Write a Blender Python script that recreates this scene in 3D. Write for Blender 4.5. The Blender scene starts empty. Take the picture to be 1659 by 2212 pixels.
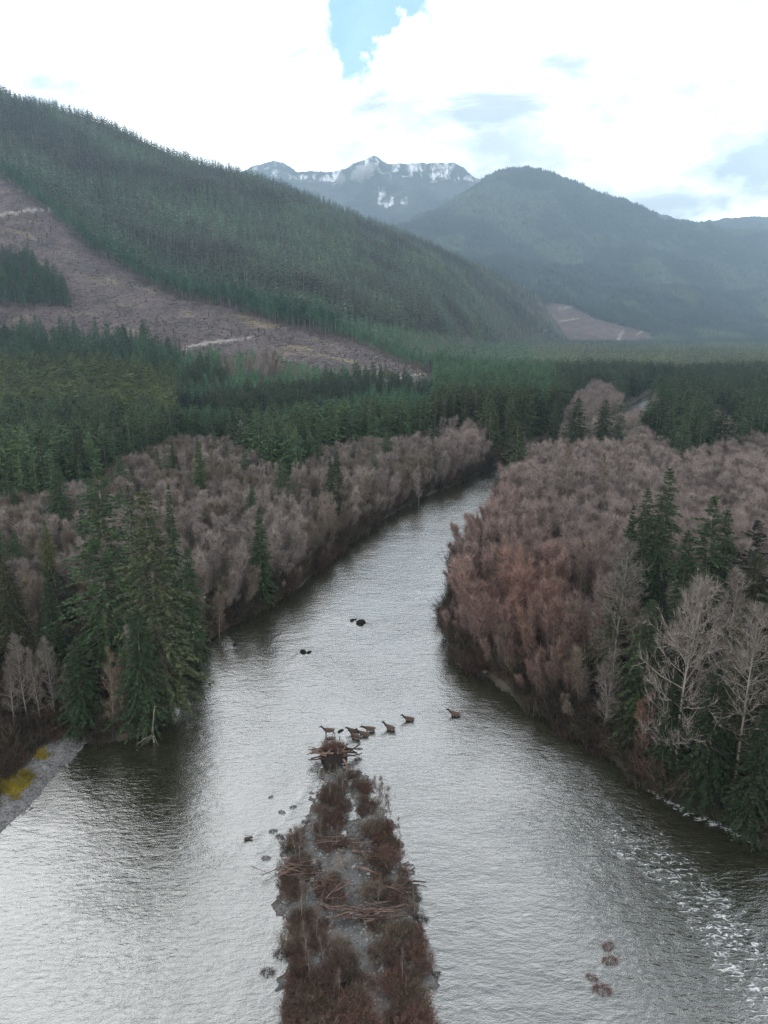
import bpy, math, random
import numpy as np
from mathutils import Vector

random.seed(7)
RNG = np.random.default_rng(7)
R = math.radians
sc = bpy.context.scene

# ------------------------------------------------------------------ camera
CAMZ, PITCH = 56.0, R(14.1)
W0, H0, F0 = 1659.0, 2212.0, 1536.0            # photo measured in these units
cam_d = bpy.data.cameras.new("camera"); cam = bpy.data.objects.new("camera", cam_d)
sc.collection.objects.link(cam); sc.camera = cam
cam.location = (0, 0, CAMZ); cam.rotation_euler = (R(90) - PITCH, 0, 0)
cam_d.sensor_fit = 'HORIZONTAL'; cam_d.sensor_width = 36; cam_d.lens = 36 * F0 / W0
cam_d.clip_start = 1; cam_d.clip_end = 40000

# ------------------------------------------------------------------ world
SUN_EL, SUN_AZ = R(48), R(-38)                  # behind thin cloud, ahead and to the left
world = bpy.data.worlds.new("World"); sc.world = world; world.use_nodes = True
def ray(px, py):
    a = (px - W0/2)/F0; b = (H0/2 - py)/F0
    c, s = math.cos(PITCH), math.sin(PITCH)
    return np.array([a, c + b*s, b*c - s])
def build_world():
    nt = world.node_tree; N = nt.nodes; L = nt.links
    N.clear()
    out = N.new('ShaderNodeOutputWorld')
    sky = N.new('ShaderNodeTexSky'); sky.sky_type = 'NISHITA'; sky.sun_disc = False
    sky.sun_elevation = SUN_EL; sky.sun_rotation = SUN_AZ
    sky.air_density = 1.0; sky.dust_density = 0.6; sky.ozone_density = 1.5
    bg1 = N.new('ShaderNodeBackground'); bg1.inputs[1].default_value = 0.15
    tn = N.new('ShaderNodeMix'); tn.data_type = 'RGBA'; tn.blend_type = 'MULTIPLY'; tn.inputs[0].default_value = 1; tn.inputs[7].default_value = (.72, 1.12, 1.12, 1)
    L.new(sky.outputs[0], tn.inputs[6]); L.new(tn.outputs[2], bg1.inputs[0])
    tc = N.new('ShaderNodeTexCoord')
    mp = N.new('ShaderNodeMapping'); mp.inputs['Scale'].default_value = (1, 1, 1.9)
    L.new(tc.outputs['Generated'], mp.inputs[0])
    n1 = N.new('ShaderNodeTexNoise'); n1.inputs['Scale'].default_value = 3.2
    n1.inputs['Detail'].default_value = 9; n1.inputs['Roughness'].default_value = 0.58; n1.inputs['Distortion'].default_value = 0.25
    L.new(mp.outputs[0], n1.inputs[0])
    def m(op, *a, clamp=False):
        x = N.new('ShaderNodeMath'); x.operation = op; x.use_clamp = clamp
        for i, v in enumerate(a):
            if isinstance(v, (int, float)): x.inputs[i].default_value = v
            else: L.new(v, x.inputs[i])
        return x.outputs[0]
    cov = n1.outputs['Fac']
    nd = N.new('ShaderNodeTexNoise'); nd.inputs['Scale'].default_value = 11; nd.inputs['Detail'].default_value = 6; nd.inputs['Roughness'].default_value = .6
    L.new(tc.outputs['Generated'], nd.inputs[0])
    sc1 = N.new('ShaderNodeVectorMath'); sc1.operation = 'SUBTRACT'; L.new(nd.outputs['Color'], sc1.inputs[0]); sc1.inputs[1].default_value = (.5, .5, .5)
    sc2 = N.new('ShaderNodeVectorMath'); sc2.operation = 'SCALE'; L.new(sc1.outputs[0], sc2.inputs[0]); sc2.inputs['Scale'].default_value = .16
    dv = N.new('ShaderNodeVectorMath'); dv.operation = 'ADD'; L.new(tc.outputs['Generated'], dv.inputs[0]); L.new(sc2.outputs[0], dv.inputs[1])
    # the breaks in the cloud, each a soft round opening
    for (px, py, rad, amt) in [(785, 60, .052, .64), (755, 25, .04, .55), (850, 10, .035, .5), (800, 135, .030, .50), (925, 45, .036, .58), (1480, 70, .03, .24), (905, 305, .06, .2)]:
        d = ray(px, py); d = d/np.linalg.norm(d)
        vm = N.new('ShaderNodeVectorMath'); vm.operation = 'DISTANCE'
        L.new(dv.outputs[0], vm.inputs[0]); vm.inputs[1].default_value = tuple(d)
        q = m('DIVIDE', vm.outputs['Value'], rad)
        q = m('EXPONENT', m('MULTIPLY', m('MULTIPLY', q, q), -1.0))
        cov = m('SUBTRACT', cov, m('MULTIPLY', q, amt))
    for (px, py, rad, amt) in [(880, 95, .040, .55), (800, 118, .018, .3), (945, 170, .06, .3), (300, 200, .35, .25), (1100, 150, .12, .15)]:
        d = ray(px, py); d = d/np.linalg.norm(d)
        vm = N.new('ShaderNodeVectorMath'); vm.operation = 'DISTANCE'
        L.new(dv.outputs[0], vm.inputs[0]); vm.inputs[1].default_value = tuple(d)
        q = m('DIVIDE', vm.outputs['Value'], rad)
        q = m('EXPONENT', m('MULTIPLY', m('MULTIPLY', q, q), -1.0))
        cov = m('ADD', cov, m('MULTIPLY', q, amt))
    fac = N.new('ShaderNodeMapRange'); fac.interpolation_type = 'SMOOTHSTEP'
    fac.inputs[1].default_value = 0.10; fac.inputs[2].default_value = 0.38; fac.inputs[3].default_value = .07
    L.new(cov, fac.inputs[0])
    # cloud brightness: thick bases a little greyer, unseen overhead part dimmed to darken the near water, brighter toward the veiled sun
    n2 = N.new('ShaderNodeTexNoise'); n2.inputs['Scale'].default_value = 5.5; n2.inputs['Detail'].default_value = 8
    n2.inputs['Roughness'].default_value = 0.55
    L.new(mp.outputs[0], n2.inputs[0])
    r2 = N.new('ShaderNodeMapRange'); r2.inputs[1].default_value = 0.3; r2.inputs[2].default_value = 0.68
    r2.inputs[3].default_value = 0.80; r2.inputs[4].default_value = 1.12
    L.new(n2.outputs['Fac'], r2.inputs[0])
    sep = N.new('ShaderNodeSeparateXYZ'); L.new(tc.outputs['Generated'], sep.inputs[0])
    up = N.new('ShaderNodeMapRange'); up.inputs[1].default_value = 0.50; up.inputs[2].default_value = 0.84
    up.inputs[3].default_value = 1.0; up.inputs[4].default_value = CLOUD_UP
    L.new(sep.outputs['Z'], up.inputs[0])
    sd = np.array([math.cos(SUN_EL)*math.sin(SUN_AZ), math.cos(SUN_EL)*math.cos(SUN_AZ), math.sin(SUN_EL)])
    dp = N.new('ShaderNodeVectorMath'); dp.operation = 'DOT_PRODUCT'
    L.new(tc.outputs['Generated'], dp.inputs[0]); dp.inputs[1].default_value = tuple(sd)
    gl = N.new('ShaderNodeMapRange'); gl.inputs[1].default_value = -0.6; gl.inputs[2].default_value = 1.0
    gl.inputs[3].default_value = 1.0; gl.inputs[4].default_value = 1.12
    L.new(dp.outputs['Value'], gl.inputs[0])
    bright = m('MULTIPLY', m('MULTIPLY', r2.outputs[0], up.outputs[0]), gl.outputs[0])
    wash = None                                       # thin veils where the blue comes through the cloud
    for (px, py, rad, amt) in [(1480, 440, .26, 1.0), (1250, 300, .16, .85), (1050, 330, .16, .85), (620, 300, .10, .75), (480, 260, .08, .6), (1600, 120, .14, .8), (1240, 190, .12, .7), (930, 90, .10, .6), (860, 240, .08, .7), (360, 150, .05, .45), (490, 140, .04, .4), (760, 330, .12, .7)]:
        d = ray(px, py); d = d/np.linalg.norm(d)
        vm = N.new('ShaderNodeVectorMath'); vm.operation = 'DISTANCE'
        L.new(dv.outputs[0], vm.inputs[0]); vm.inputs[1].default_value = tuple(d)
        q = m('DIVIDE', vm.outputs['Value'], rad); q = m('MULTIPLY', m('EXPONENT', m('MULTIPLY', m('MULTIPLY', q, q), -1.0)), amt)
        wash = q if wash is None else m('MAXIMUM', wash, q)
    wn = N.new('ShaderNodeMapRange'); wn.inputs[1].default_value = .58; wn.inputs[2].default_value = .40; L.new(n2.outputs['Fac'], wn.inputs[0])
    n3 = N.new('ShaderNodeTexNoise'); n3.inputs['Scale'].default_value = 4.2; n3.inputs['Detail'].default_value = 7; n3.inputs['Roughness'].default_value = .55; n3.inputs['Distortion'].default_value = .4
    L.new(mp.outputs[0], n3.inputs[0])
    w3 = N.new('ShaderNodeMapRange'); w3.interpolation_type = 'SMOOTHSTEP'; w3.inputs[1].default_value = .50; w3.inputs[2].default_value = .68; w3.inputs[4].default_value = .95; L.new(n3.outputs['Fac'], w3.inputs[0])
    wash = m('MULTIPLY', wash, m('ADD', m('MULTIPLY', wn.outputs[0], .75), .25), clamp=True)
    wash = m('MAXIMUM', wash, w3.outputs[0])
    bg2 = N.new('ShaderNodeBackground'); bg2.inputs[0].default_value = (1.0, .985, .99, 1)
    L.new(m('MULTIPLY', m('MULTIPLY', bright, CLOUD_L), m('SUBTRACT', 1.0, m('MULTIPLY', wash, .76))), bg2.inputs[1])
    wc = N.new('ShaderNodeMix'); wc.data_type = 'RGBA'; L.new(wash, wc.inputs[0]); wc.inputs[6].default_value = (1, .985, .99, 1); wc.inputs[7].default_value = (.86, .95, .98, 1)
    L.new(wc.outputs[2], bg2.inputs[0])
    mx = N.new('ShaderNodeMixShader')
    L.new(fac.outputs[0], mx.inputs[0]); L.new(bg1.outputs[0], mx.inputs[1]); L.new(bg2.outputs[0], mx.inputs[2])
    L.new(mx.outputs[0], out.inputs[0])
CLOUD_L, CLOUD_UP = 3.2, .15
build_world()
sun_d = bpy.data.lights.new("sun", 'SUN'); sun = bpy.data.objects.new("sun", sun_d)
sun_d.energy = 0.5; sun_d.angle = R(40); sun_d.color = (1, .97, .92)
sc.collection.objects.link(sun)
sun.rotation_euler = Vector((math.cos(SUN_EL)*math.sin(SUN_AZ), math.cos(SUN_EL)*math.cos(SUN_AZ), math.sin(SUN_EL))).to_track_quat('Z', 'Y').to_euler()
sc.view_settings.view_transform = 'Standard'; sc.view_settings.look = 'None'
sc.view_settings.exposure = 0.05; sc.view_settings.gamma = 1; sc.view_settings.use_curve_mapping = False
try:
    sc.cycles.use_denoising = True; sc.cycles.denoiser = 'OPENIMAGEDENOISE'; sc.cycles.denoising_input_passes = 'RGB_ALBEDO_NORMAL'; sc.cycles.denoising_prefilter = 'NONE'
    sc.cycles.max_bounces = 4; sc.cycles.diffuse_bounces = 2; sc.cycles.glossy_bounces = 2; sc.cycles.volume_bounces = 0
    sc.cycles.transparent_max_bounces = 4
    sc.render.use_persistent_data = False
except Exception: pass

# ------------------------------------------------------------------ numpy helpers
def hash2(ix, iy, seed):
    h = (ix.astype(np.int64)*374761393 + iy.astype(np.int64)*668265263 + seed*1442695041) & 0xffffffff
    h = ((h ^ (h >> 13))*1274126177) & 0xffffffff
    return ((h ^ (h >> 16)) & 0xffff)/65535.0
def vnoise(x, y, seed=0):
    x = np.asarray(x, float); y = np.asarray(y, float)
    ix = np.floor(x); iy = np.floor(y); fx = x-ix; fy = y-iy
    fx = fx*fx*(3-2*fx); fy = fy*fy*(3-2*fy)
    a = hash2(ix, iy, seed); b = hash2(ix+1, iy, seed); c = hash2(ix, iy+1, seed); d = hash2(ix+1, iy+1, seed)
    return (a*(1-fx)+b*fx)*(1-fy) + (c*(1-fx)+d*fx)*fy
def fbm(x, y, seed=0, oct=4, gain=.5):
    s = 0; a = 1; t = 0
    for o in range(oct):
        s = s + a*vnoise(x*2**o, y*2**o, seed+o*17); t += a; a *= gain
    return s/t
def sstep(a, b, x):
    t = np.clip((x-a)/(b-a), 0, 1); return t*t*(3-2*t)
CP, SP = math.cos(PITCH), math.sin(PITCH)
def project(X, Y, Z):
    zc = Y*CP + (CAMZ-Z)*SP
    yc = Y*SP - (CAMZ-Z)*CP
    zc = np.where(zc < 1, 1, zc)
    return W0/2 + F0*X/zc, H0/2 - F0*yc/zc
def ground(px, py, z=0.0):
    d = ray(px, py); t = (CAMZ - z)/(-d[2]); return np.array([d[0]*t, d[1]*t, z])
def atY(px, py, Y):
    d = ray(px, py); t = Y/d[1]; return np.array([d[0]*t, Y, CAMZ + d[2]*t])
def inpoly(x, y, P):
    x = np.asarray(x, float); y = np.asarray(y, float); ins = np.zeros(x.shape, bool)
    n = len(P)
    for i in range(n):
        x1, y1 = P[i]; x2, y2 = P[(i+1) % n]
        if y1 == y2: continue
        c = ((y1 > y) != (y2 > y)) & (x < (x2-x1)*(y-y1)/(y2-y1) + x1)
        ins ^= c
    return ins
def polydist(x, y, P):
    best = np.full(np.shape(x), 1e12)
    n = len(P)
    for i in range(n):
        x1, y1 = P[i]; x2, y2 = P[(i+1) % n]
        dx, dy = x2-x1, y2-y1; l2 = dx*dx+dy*dy+1e-9
        t = np.clip(((x-x1)*dx+(y-y1)*dy)/l2, 0, 1)
        best = np.minimum(best, (x-x1-t*dx)**2 + (y-y1-t*dy)**2)
    return np.sqrt(best)
def sdf(x, y, P): return np.where(inpoly(x, y, P), -1, 1)*polydist(x, y, P)

# ------------------------------------------------------------------ the river's banks
LEFT_SHORE = [(-420, 2212), (-200, 2000), (13, 1797), (60, 1747), (110, 1690), (185, 1603), (262, 1598), (338, 1572), (352, 1500), (415, 1432),
              (452, 1378), (540, 1328), (640, 1272), (742, 1182), (835, 1116), (930, 1066), (1000, 1040), (1052, 1014), (1110, 982), (1165, 950)]
RIGHT_SHORE = [(985, 1436), (975, 1390), (972, 1310), (985, 1245), (1020, 1190), (1062, 1150), (1072, 1100), (1090, 1060), (1140, 1030), (1195, 990), (1240, 950)]
RIGHT_LOW = [(2100, 2212), (1800, 1920), (1700, 1850), (1600, 1797), (1500, 1747), (1400, 1700), (1330, 1646), (1250, 1596), (1190, 1556), (1110, 1506), (1050, 1458)]
riv = [tuple(ground(*p)[:2]) for p in LEFT_SHORE]
far_l = [(95, 380), (150, 450), (190, 560), (260, 700), (380, 900)]
far_r = [(395, 900), (275, 700), (205, 560), (165, 440), (120, 370)]
RIVER = [(-75, -90)] + riv + far_l + far_r + [tuple(ground(*p)[:2]) for p in RIGHT_SHORE[::-1]] + [tuple(ground(*p)[:2]) for p in RIGHT_LOW[::-1]] + [(95, -90)]
ISL_PX = [(700, 1668), (742, 1655), (782, 1664), (800, 1705), (815, 1745), (850, 1790), (872, 1850), (888, 1905), (905, 1950), (917, 2010), (920, 2060),
          (924, 2120), (916, 2212), (905, 2330), (640, 2330), (630, 2212), (628, 2120), (612, 2085), (636, 2040), (624, 1990), (612, 1935), (603, 1880),
          (602, 1832), (640, 1795), (676, 1760), (690, 1715)]
ISLAND = [tuple(ground(*p, z=0.1)[:2]) for p in ISL_PX]

# ------------------------------------------------------------------ terrain rails (photo x, photo y, distance)
def rail(pts):
    P = np.array([atY(*p) for p in pts]); u = P[:, 0]/P[:, 1]; o = np.argsort(u)
    return u[o], P[o, 1], P[o, 2]
def zrail(pts):                                 # (u, Y, Z)
    P = np.array(pts, float); return P[:, 0], P[:, 1], P[:, 2]
FOOT = zrail([(-.9, 360, 3), (-.54, 400, 3), (-.3, 430, 3), (0, 520, 3), (.1, 650, 3), (.22, 950, 3), (.4, 1900, 3), (.6, 2600, 3), (.9, 2600, 3)])
CLOW = rail([(-700, 740, 640), (13, 725, 650), (300, 750, 660), (430, 765, 670), (540, 752, 690), (740, 798, 640), (820, 812, 640), (920, 826, 660), (1000, 800, 1000), (1170, 762, 1700), (1400, 750, 2600), (1900, 745, 2900)])
CTOP = rail([(-700, 150, 1300), (13, 390, 1020), (100, 455, 980), (200, 545, 930), (300, 603, 900), (400, 648, 860), (480, 662, 850), (560, 690, 830), (700, 724, 800), (790, 750, 790), (880, 792, 780),
             (920, 800, 800), (1000, 770, 1200), (1170, 752, 2300), (1300, 752, 2700), (1900, 743, 3200)])
TOP = rail([(-700, -180, 2000), (-300, 40, 1800), (13, 205, 1750), (180, 250, 1800), (280, 290, 1850), (400, 343, 1900), (480, 369, 1950), (560, 390, 2000), (650, 420, 2050), (740, 458, 2150),
            (850, 503, 2300), (950, 542, 2500), (1050, 582, 2700), (1120, 614, 2800), (1170, 650, 2880), (1200, 700, 2980), (1228, 744, 3100), (1900, 748, 3600)])
BACK = (TOP[0], TOP[1]+700, np.maximum(TOP[2]-230, -8))
def railval(r, u): return np.interp(u, r[0], r[1]), np.interp(u, r[0], r[2])
def hill(X, Y):
    Ys = np.maximum(Y, 60); u = X/Ys
    vals = [railval(r, u) for r in (FOOT, CLOW, CTOP, TOP, BACK)]
    z = np.full(np.shape(X), 3.0)
    for i in range(4):
        y0, z0 = vals[i]; y1, z1 = vals[i+1]
        y1 = np.maximum(y1, y0+5)
        t = np.clip((Ys-y0)/(y1-y0), 0, 1)
        if i == 0: t = t*t*(1.6-.6*t)
        seg = z0+(z1-z0)*t
        z = np.where(Ys > y0, seg, z)
    rough = sstep(500, 900, Ys)
    g = (fbm(X/160+9, Y/160, 5, 4)-.5)*46*sstep(900, 1500, Ys) + (fbm(X/40, Y/40, 11, 3)-.5)*7*rough
    fade = np.clip((vals[3][0]-Ys)/250, 0, 1)*.75+.25
    return z + g*fade*np.clip((z-3)/60, 0.0, 1)
def H(X, Y):
    X = np.asarray(X, float); Y = np.asarray(Y, float)
    z = hill(X, Y)
    near = Y < 1000
    d = np.full(X.shape, 200.0)
    if near.any(): d[near] = sdf(X[near], Y[near], RIVER)
    px, py = project(X, Y, np.zeros_like(X))
    bar = inpoly(px, py, [(-400, 1500), (210, 1560), (230, 1640), (0, 1830), (-400, 2200)])
    wob = (fbm(X/2.2, Y/2.2, 3, 3)-.5)
    dd = d + wob*np.where(bar, 1.0, 2.4)
    bank = np.where(bar, sstep(0, 7, dd)*1.0 + sstep(5, 16, dd)*1.4, sstep(-.2, 2.0, dd)*1.5 + sstep(2, 14, dd)*1.2)
    bank = bank + (fbm(X/7, Y/7, 21, 3)-.5)*1.0*sstep(1, 8, d)
    bed = -sstep(0, 6, -dd)*1.6 - .05
    zz = np.where(dd > 0, np.minimum(bank+.02, 99) + (z-3)*sstep(5, 60, d), bed)
    return zz

# ------------------------------------------------------------------ materials
def new_mat(name):
    m = bpy.data.materials.new(name); m.use_nodes = True
    nt = m.node_tree; b = nt.nodes['Principled BSDF']
    return m, nt, b
class G:
    def __init__(s, nt): s.nt = nt; s.N = nt.nodes; s.L = nt.links
    def n(s, t, **k):
        x = s.N.new(t)
        for a, v in k.items(): setattr(x, a, v)
        return x
    def noise(s, vec, scale, detail=4, rough=.5, dist=0):
        x = s.n('ShaderNodeTexNoise'); x.inputs['Scale'].default_value = scale; x.inputs['Detail'].default_value = detail
        x.inputs['Roughness'].default_value = rough; x.inputs['Distortion'].default_value = dist
        if vec is not None: s.L.new(vec, x.inputs[0])
        return x.outputs['Fac']
    def math(s, op, *a, clamp=False):
        x = s.n('ShaderNodeMath'); x.operation = op; x.use_clamp = clamp
        for i, v in enumerate(a):
            if isinstance(v, (int, float)): x.inputs[i].default_value = v
            else: s.L.new(v, x.inputs[i])
        return x.outputs[0]
    def mr(s, v, a, b, c=0, d=1, smooth=False):
        x = s.n('ShaderNodeMapRange')
        if smooth: x.interpolation_type = 'SMOOTHSTEP'
        for i, q in enumerate((a, b, c, d)): x.inputs[i+1].default_value = q
        s.L.new(v, x.inputs[0]); return x.outputs[0]
    def mix(s, f, a, b):
        x = s.n('ShaderNodeMix'); x.data_type = 'RGBA'
        for sock, v in ((x.inputs[0], f), (x.inputs[6], a), (x.inputs[7], b)):
            if isinstance(v, (int, float)): sock.default_value = v
            elif isinstance(v, tuple): sock.default_value = v if len(v) == 4 else v+(1,)
            else: s.L.new(v, sock)
        return x.outputs[2]
    def mul(s, a, b):
        x = s.n('ShaderNodeMix'); x.data_type = 'RGBA'; x.blend_type = 'MULTIPLY'; x.inputs[0].default_value = 1
        for sock, v in ((x.inputs[6], a), (x.inputs[7], b)):
            if isinstance(v, tuple): sock.default_value = v if len(v) == 4 else v+(1,)
            else: s.L.new(v, sock)
        return x.outputs[2]
    def grey(s, v):
        x = s.n('ShaderNodeCombineColor')
        for i in range(3): s.L.new(v, x.inputs[i])
        return x.outputs[0]
    def attr(s, name, kind='GEOMETRY'):
        x = s.n('ShaderNodeAttribute'); x.attribute_name = name; x.attribute_type = kind; return x
    def pos(s): return s.n('ShaderNodeNewGeometry').outputs['Position']
    def obj(s): return s.n('ShaderNodeTexCoord').outputs['Object']
    def bump(s, h, strength, dist, b, prev=None):
        x = s.n('ShaderNodeBump'); x.inputs['Strength'].default_value = strength; x.inputs['Distance'].default_value = dist
        s.L.new(h, x.inputs['Height'])
        if prev is not None: s.L.new(prev, x.inputs['Normal'])
        if b is not None: s.L.new(x.outputs[0], b.inputs['Normal'])
        return x.outputs[0]

def tint_mat(name, scale, lo, hi, rough=.8, trans=0.0):
    """foliage / twig colour: the tree's own tint, varied from clump to clump"""
    m, nt, b = new_mat(name); g = G(nt)
    t = g.attr('tint', 'INSTANCER').outputs['Color']
    v = g.mr(g.noise(g.obj(), scale, 3, .6), .3, .7, lo, hi)
    nt.links.new(g.mul(t, g.grey(v)), b.inputs['Base Color'])
    b.inputs['Roughness'].default_value = rough
    b.inputs['Specular IOR Level'].default_value = .25
    return m
M_NEEDLE = tint_mat('conifer_needles', 1.6, .4, 1.6)
M_TWIG = tint_mat('bare_twigs', 2.2, .35, 1.75)
def bark_mat(name, c1, c2, scale=3):
    m, nt, b = new_mat(name); g = G(nt)
    mp = g.n('ShaderNodeMapping'); mp.inputs['Scale'].default_value = (1, 1, .25); nt.links.new(g.obj(), mp.inputs[0])
    nt.links.new(g.mix(g.mr(g.noise(mp.outputs[0], scale, 5, .65), .35, .65), c1, c2), b.inputs['Base Color'])
    b.inputs['Roughness'].default_value = .9
    return m
M_BARK = bark_mat('conifer_bark', (.10, .078, .062), (.21, .18, .155))
M_PALE = bark_mat('pale_bark', (.09, .08, .068), (.24, .215, .185), 2)
M_GREYB = bark_mat('grey_bark', (.13, .11, .095), (.27, .24, .215), 2)
M_DRIFT = bark_mat('driftwood', (.055, .033, .025), (.22, .145, .11), 2.5)
M_DRIFTD = bark_mat('wet_driftwood', (.02, .015, .012), (.07, .045, .035), 2.5)

def mat_rock():
    m, nt, b = new_mat('wet_rock'); g = G(nt)
    nt.links.new(g.mix(g.noise(g.obj(), 2.5, 5), (.005, .005, .005), (.022, .02, .017)), b.inputs['Base Color'])
    b.inputs['Roughness'].default_value = .9; b.inputs['Specular IOR Level'].default_value = .1; g.bump(g.noise(g.obj(), 6, 5), .6, .1, b); return m
M_ROCK = mat_rock()

def mat_land():
    m, nt, b = new_mat('valley_ground'); g = G(nt); P = g.pos()
    dirt = g.mix(g.mr(g.noise(P, .35, 6, .65), .35, .65), (.030, .022, .014), (.085, .060, .040))
    moss = g.mix(g.mr(g.noise(P, .12, 5, .6), .45, .62), dirt, (.035, .040, .014))
    # logged slope: slash, stumps and soil in streaks running down the hill
    rot = g.n('ShaderNodeMapping'); rot.inputs['Rotation'].default_value = (0, 0, R(-28)); rot.inputs['Scale'].default_value = (1, .28, 1)
    nt.links.new(P, rot.inputs[0])
    s1 = g.noise(rot.outputs[0], .05, 7, .68, .3); s2 = g.noise(rot.outputs[0], .35, 4, .7)
    cut = g.mix(g.mr(s1, .36, .62), (.018, .012, .011), (.088, .062, .061))
    cut = g.mix(g.mr(s2, .52, .66), cut, (.115, .085, .083))
    cut = g.mix(g.mr(g.noise(P, .018, 4, .6), .56, .70), cut, (.17, .135, .075))
    cut = g.mix(g.mr(g.noise(P, .3, 3, .7), .60, .72), cut, (.035, .03, .025))
    c = g.mix(g.attr('cut').outputs['Fac'], moss, cut)
    grav = g.mix(g.mr(g.noise(P, 2.2, 6, .75), .35, .68), (.10, .095, .095), (.34, .33, .34))
    gf = g.math('MULTIPLY', g.attr('gravel').outputs['Fac'], g.mr(g.noise(P, .5, 4), .25, .4), clamp=True)
    c = g.mix(gf, c, grav)
    c = g.mix(g.attr('road').outputs['Fac'], c, (.26, .235, .215))
    wet = g.n('ShaderNodeSeparateXYZ'); nt.links.new(P, wet.inputs[0])
    c = g.mul(c, g.grey(g.mr(wet.outputs['Z'], .0, .35, .45, 1)))
    nt.links.new(c, b.inputs['Base Color']); b.inputs['Roughness'].default_value = .95
    g.bump(g.noise(P, 1.5, 6, .7), .7, .25, b)
    return m
M_LAND = mat_land()
def mat_island():
    m, nt, b = new_mat('island_gravel'); g = G(nt); P = g.pos()
    grav = g.mix(g.mr(g.noise(P, 5, 6, .8), .35, .68), (.040, .040, .038), (.17, .167, .16))
    mud = g.mix(g.noise(P, 1.2, 5), (.045, .030, .020), (.12, .085, .058))
    f = g.mr(g.noise(P, .55, 5, .6, .4), .47, .58)
    c = g.mix(f, grav, mud)
    sp = g.n('ShaderNodeSeparateXYZ'); nt.links.new(P, sp.inputs[0])
    c = g.mul(c, g.grey(g.mr(sp.outputs['Z'], 0, .12, .5, 1)))
    nt.links.new(c, b.inputs['Base Color'])
    nt.links.new(g.mr(sp.outputs['Z'], .05, .4, .18, .6), b.inputs['Roughness'])
    g.bump(g.noise(P, 4, 6, .8), .8, .12, b); return m
M_ISL = mat_island()

def mat_water():
    m, nt, b = new_mat('river_water'); g = G(nt); P = g.pos()
    N1 = g.n('ShaderNodeMapping'); N1.inputs['Rotation'].default_value = (0, 0, R(-14)); N1.inputs['Scale'].default_value = (.55, 1.25, 1)
    nt.links.new(P, N1.inputs[0]); V = N1.outputs[0]
    choppy = g.attr('chop').outputs['Fac']
    warp = g.noise(P, .06, 3)
    a = g.noise(V, .55, 3, .55, .6); c = g.noise(V, 1.7, 4, .6, .5); d = g.noise(P, 5.0, 3, .6, .3)
    h = g.math('ADD', g.math('MULTIPLY', a, .55), g.math('ADD', g.math('MULTIPLY', c, .42), g.math('MULTIPLY', d, .10)))
    amp = g.math('MULTIPLY', g.mr(warp, .35, .65, .7, 1.15), g.math('ADD', g.math('MULTIPLY', choppy, 1.0), .55))
    bp = g.bump(g.math('MULTIPLY', h, amp), 1.0, WAVE, None)
    # body colour of shallow olive water over a cobble bed
    bed = g.mix(g.mr(g.noise(P, .9, 6, .75), .35, .68), (.010, .011, .005), (.036, .036, .019))
    cob = g.mix(g.mr(g.noise(P, 5.5, 3, .8), .55, .72), bed, (.20, .18, .14))
    body = g.mix(g.attr('shallow').outputs['Fac'], bed, cob)
    fo = g.attr('foam').outputs['Fac']
    fn = g.noise(V, 1.7, 6, .75, 1.0)
    ff = g.mr(g.math('ADD', fn, g.math('MULTIPLY', fo, .30)), .665, .82, smooth=True)
    ff = g.math('MULTIPLY', ff, g.mr(fo, .02, .12), clamp=True)
    nt.links.new(g.mix(ff, body, (.62, .64, .65)), b.inputs['Base Color'])
    nt.links.new(g.mr(ff, 0, 1, .07, .7), b.inputs['Roughness'])
    b.inputs['IOR'].default_value = WATER_IOR
    nt.links.new(bp, b.inputs['Normal'])
    return m
WAVE, WATER_IOR = .24, 3.0
M_WATER = mat_water()

def mat_farforest(name, base, alt, alt_scale, snow=None):
    m, nt, b = new_mat(name); g = G(nt); P = g.pos()
    c = g.mix(g.mr(g.noise(P, alt_scale, 5, .6), .45, .62), base, alt)
    c = g.mul(c, g.grey(g.mr(g.noise(P, .03, 5, .75), .3, .7, .5, 1.5)))
    c = g.mix(g.attr('cut').outputs['Fac'], c, g.mix(g.mr(g.noise(P, .02, 6, .7), .35, .65), (.06, .042, .037), (.15, .105, .098)))
    c = g.mix(g.attr('road').outputs['Fac'], c, (.24, .22, .20))
    if snow:
        sp = g.n('ShaderNodeSeparateXYZ'); nt.links.new(P, sp.inputs[0])
        st = g.n('ShaderNodeMapping'); st.inputs['Scale'].default_value = (1, .3, .35); nt.links.new(P, st.inputs[0])
        n = g.noise(st.outputs[0], .012, 7, .72, .5)
        f = g.mr(g.math('ADD', n, g.mr(sp.outputs['Z'], snow[0], snow[1], -.50, .01)), .53, .64)
        f = g.math('MAXIMUM', f, g.math('MULTIPLY', g.attr('snow').outputs['Fac'], g.mr(n, .46, .60)))
        c = g.mix(f, c, (.85, .87, .9))
    nt.links.new(c, b.inputs['Base Color']); b.inputs['Roughness'].default_value = 1
    b.inputs['Specular IOR Level'].default_value = .1
    return m
M_MID = mat_farforest('far_forest_slope', (.022, .036, .022), (.055, .065, .032), .0022)
M_PEAK = mat_farforest('snowy_peak', (.035, .042, .040), (.075, .078, .075), .003, (900, 1650))

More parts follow.
